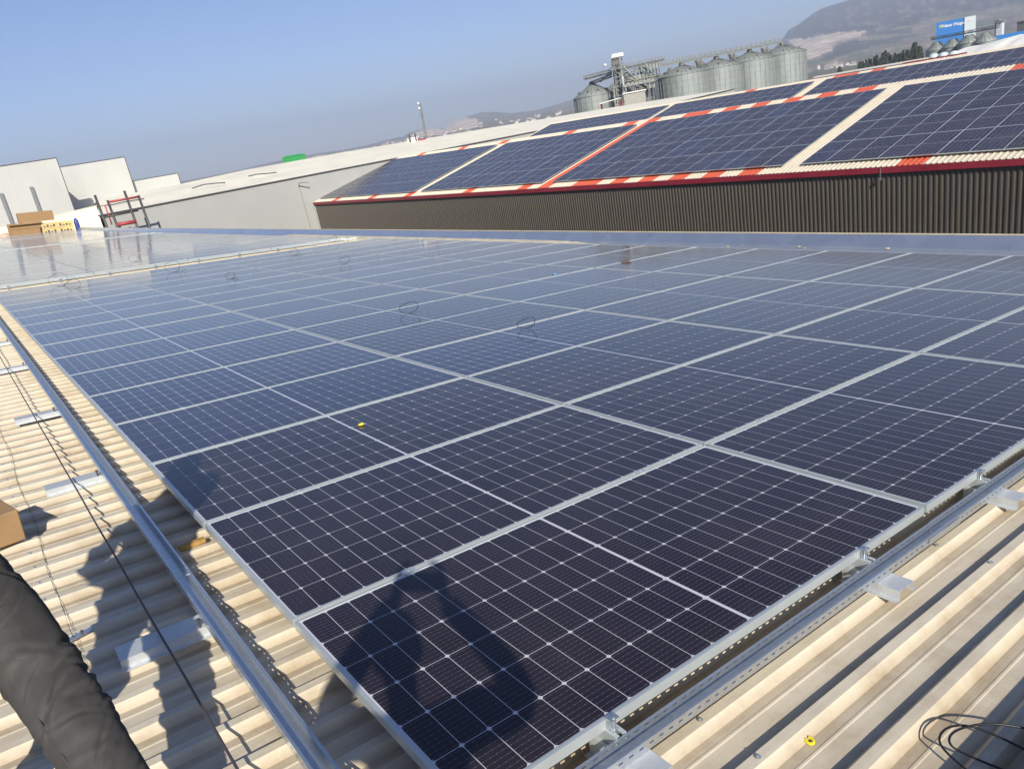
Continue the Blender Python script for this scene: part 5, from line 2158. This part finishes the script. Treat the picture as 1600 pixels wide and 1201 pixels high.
jk = limb_mesh('jacket', [([pel + Vector((0, 0, 0.07)), pel + Vector((0, 0, 0.22)), chest, chest + Vector((0, 0, 0.12)), neck + Vector((0, 0, 0.0))], [0.145, 0.135, 0.145, 0.125, 0.055], 1),
                          ([sl_ + RH * 0.13 + Vector((0, 0, -0.03)), sl_, el_, el_ + (wl - el_) * 0.92], [0.07, 0.065, 0.056, 0.044], 1),
                          ([sr_ - RH * 0.13 + Vector((0, 0, -0.03)), sr_, er_, er_ + (wr - er_) * 0.92], [0.07, 0.065, 0.05, 0.038], 1)], M_jack, 0.06, 4.0)
inst('jacket', jk, ph)
J = {'pelvis': (pel, 0.08), 'belly': (pel + Vector((0, 0, 0.2)), 0.075), 'chest': (chest, 0.075), 'neck': (neck, 0.05), 'skull': (headc, 0.06),
     'shA': (sl_, 0.038), 'elA': (el_, 0.036), 'wrA': (wl, 0.024), 'shB': (sr_, 0.038), 'elB': (er_, 0.036), 'wrB': (wr, 0.024),
     'hpA': (hl, 0.075), 'knA': (kl, 0.05), 'anA': (al, 0.035), 'hpB': (hr_, 0.075), 'knB': (kr, 0.05), 'anB': (ar, 0.035)}
E_ = [('pelvis', 'belly'), ('belly', 'chest'), ('chest', 'neck'), ('neck', 'skull'), ('chest', 'shA'), ('shA', 'elA'), ('elA', 'wrA'), ('chest', 'shB'), ('shB', 'elB'), ('elB', 'wrB'),
      ('pelvis', 'hpA'), ('hpA', 'knA'), ('knA', 'anA'), ('pelvis', 'hpB'), ('hpB', 'knB'), ('knB', 'anB')]
hand_joints(J, E_, 'wrA', 'a', UPV * 0.9 + FW * 0.1, RT, FW, 0.4)
hand_joints(J, E_, 'wrB', 'b', UPV * 0.9 + FW * 0.1, -RT, FW, 0.4)
skin_body(ph, J, E_, 'pelvis')
head_parts(ph, headc, FW)
shoe(ph, al, FH)
shoe(ph, ar, FH)
pt = thing('phone', 'dark phone held level by the photographer, seen only in the shadow', 'phone')
pt.matrix_world = Matrix(((RT.x, FW.x, UPV.x, phone_c.x), (RT.y, FW.y, UPV.y, phone_c.y), (RT.z, FW.z, UPV.z, phone_c.z), (0, 0, 0, 1)))
mb = MB()
mb.box(-0.083, 0.083, -0.006, 0.003, -0.038, 0.038)
o = mb.build('phone_body', M_blk, pt)
mb = MB()
mb.box(-0.076, 0.076, -0.0072, -0.0062, -0.034, 0.034)
mb.build('screen', simple('screen_glass', (0.02, 0.02, 0.025), 0.1), pt)

# ------------------------------------------------------------------ haze
hz, n, l, b = newmat('haze_air')
n.clear()
out = n.new('ShaderNodeOutputMaterial')
pv = n.new('ShaderNodeVolumePrincipled')
pv.inputs['Color'].default_value = (0.68, 0.79, 1.0, 1)
pv.inputs['Density'].default_value = 0.00027
pv.inputs['Anisotropy'].default_value = 0.0
l.new(pv.outputs[0], out.inputs['Volume'])
mb = MB()
mb.box(-7200, 7200, -7200, 7200, GZ - 3, 345)
h = mb.build('haze', hz)
h['kind'] = 'stuff'
h['label'] = 'thin daylight haze over the plain'
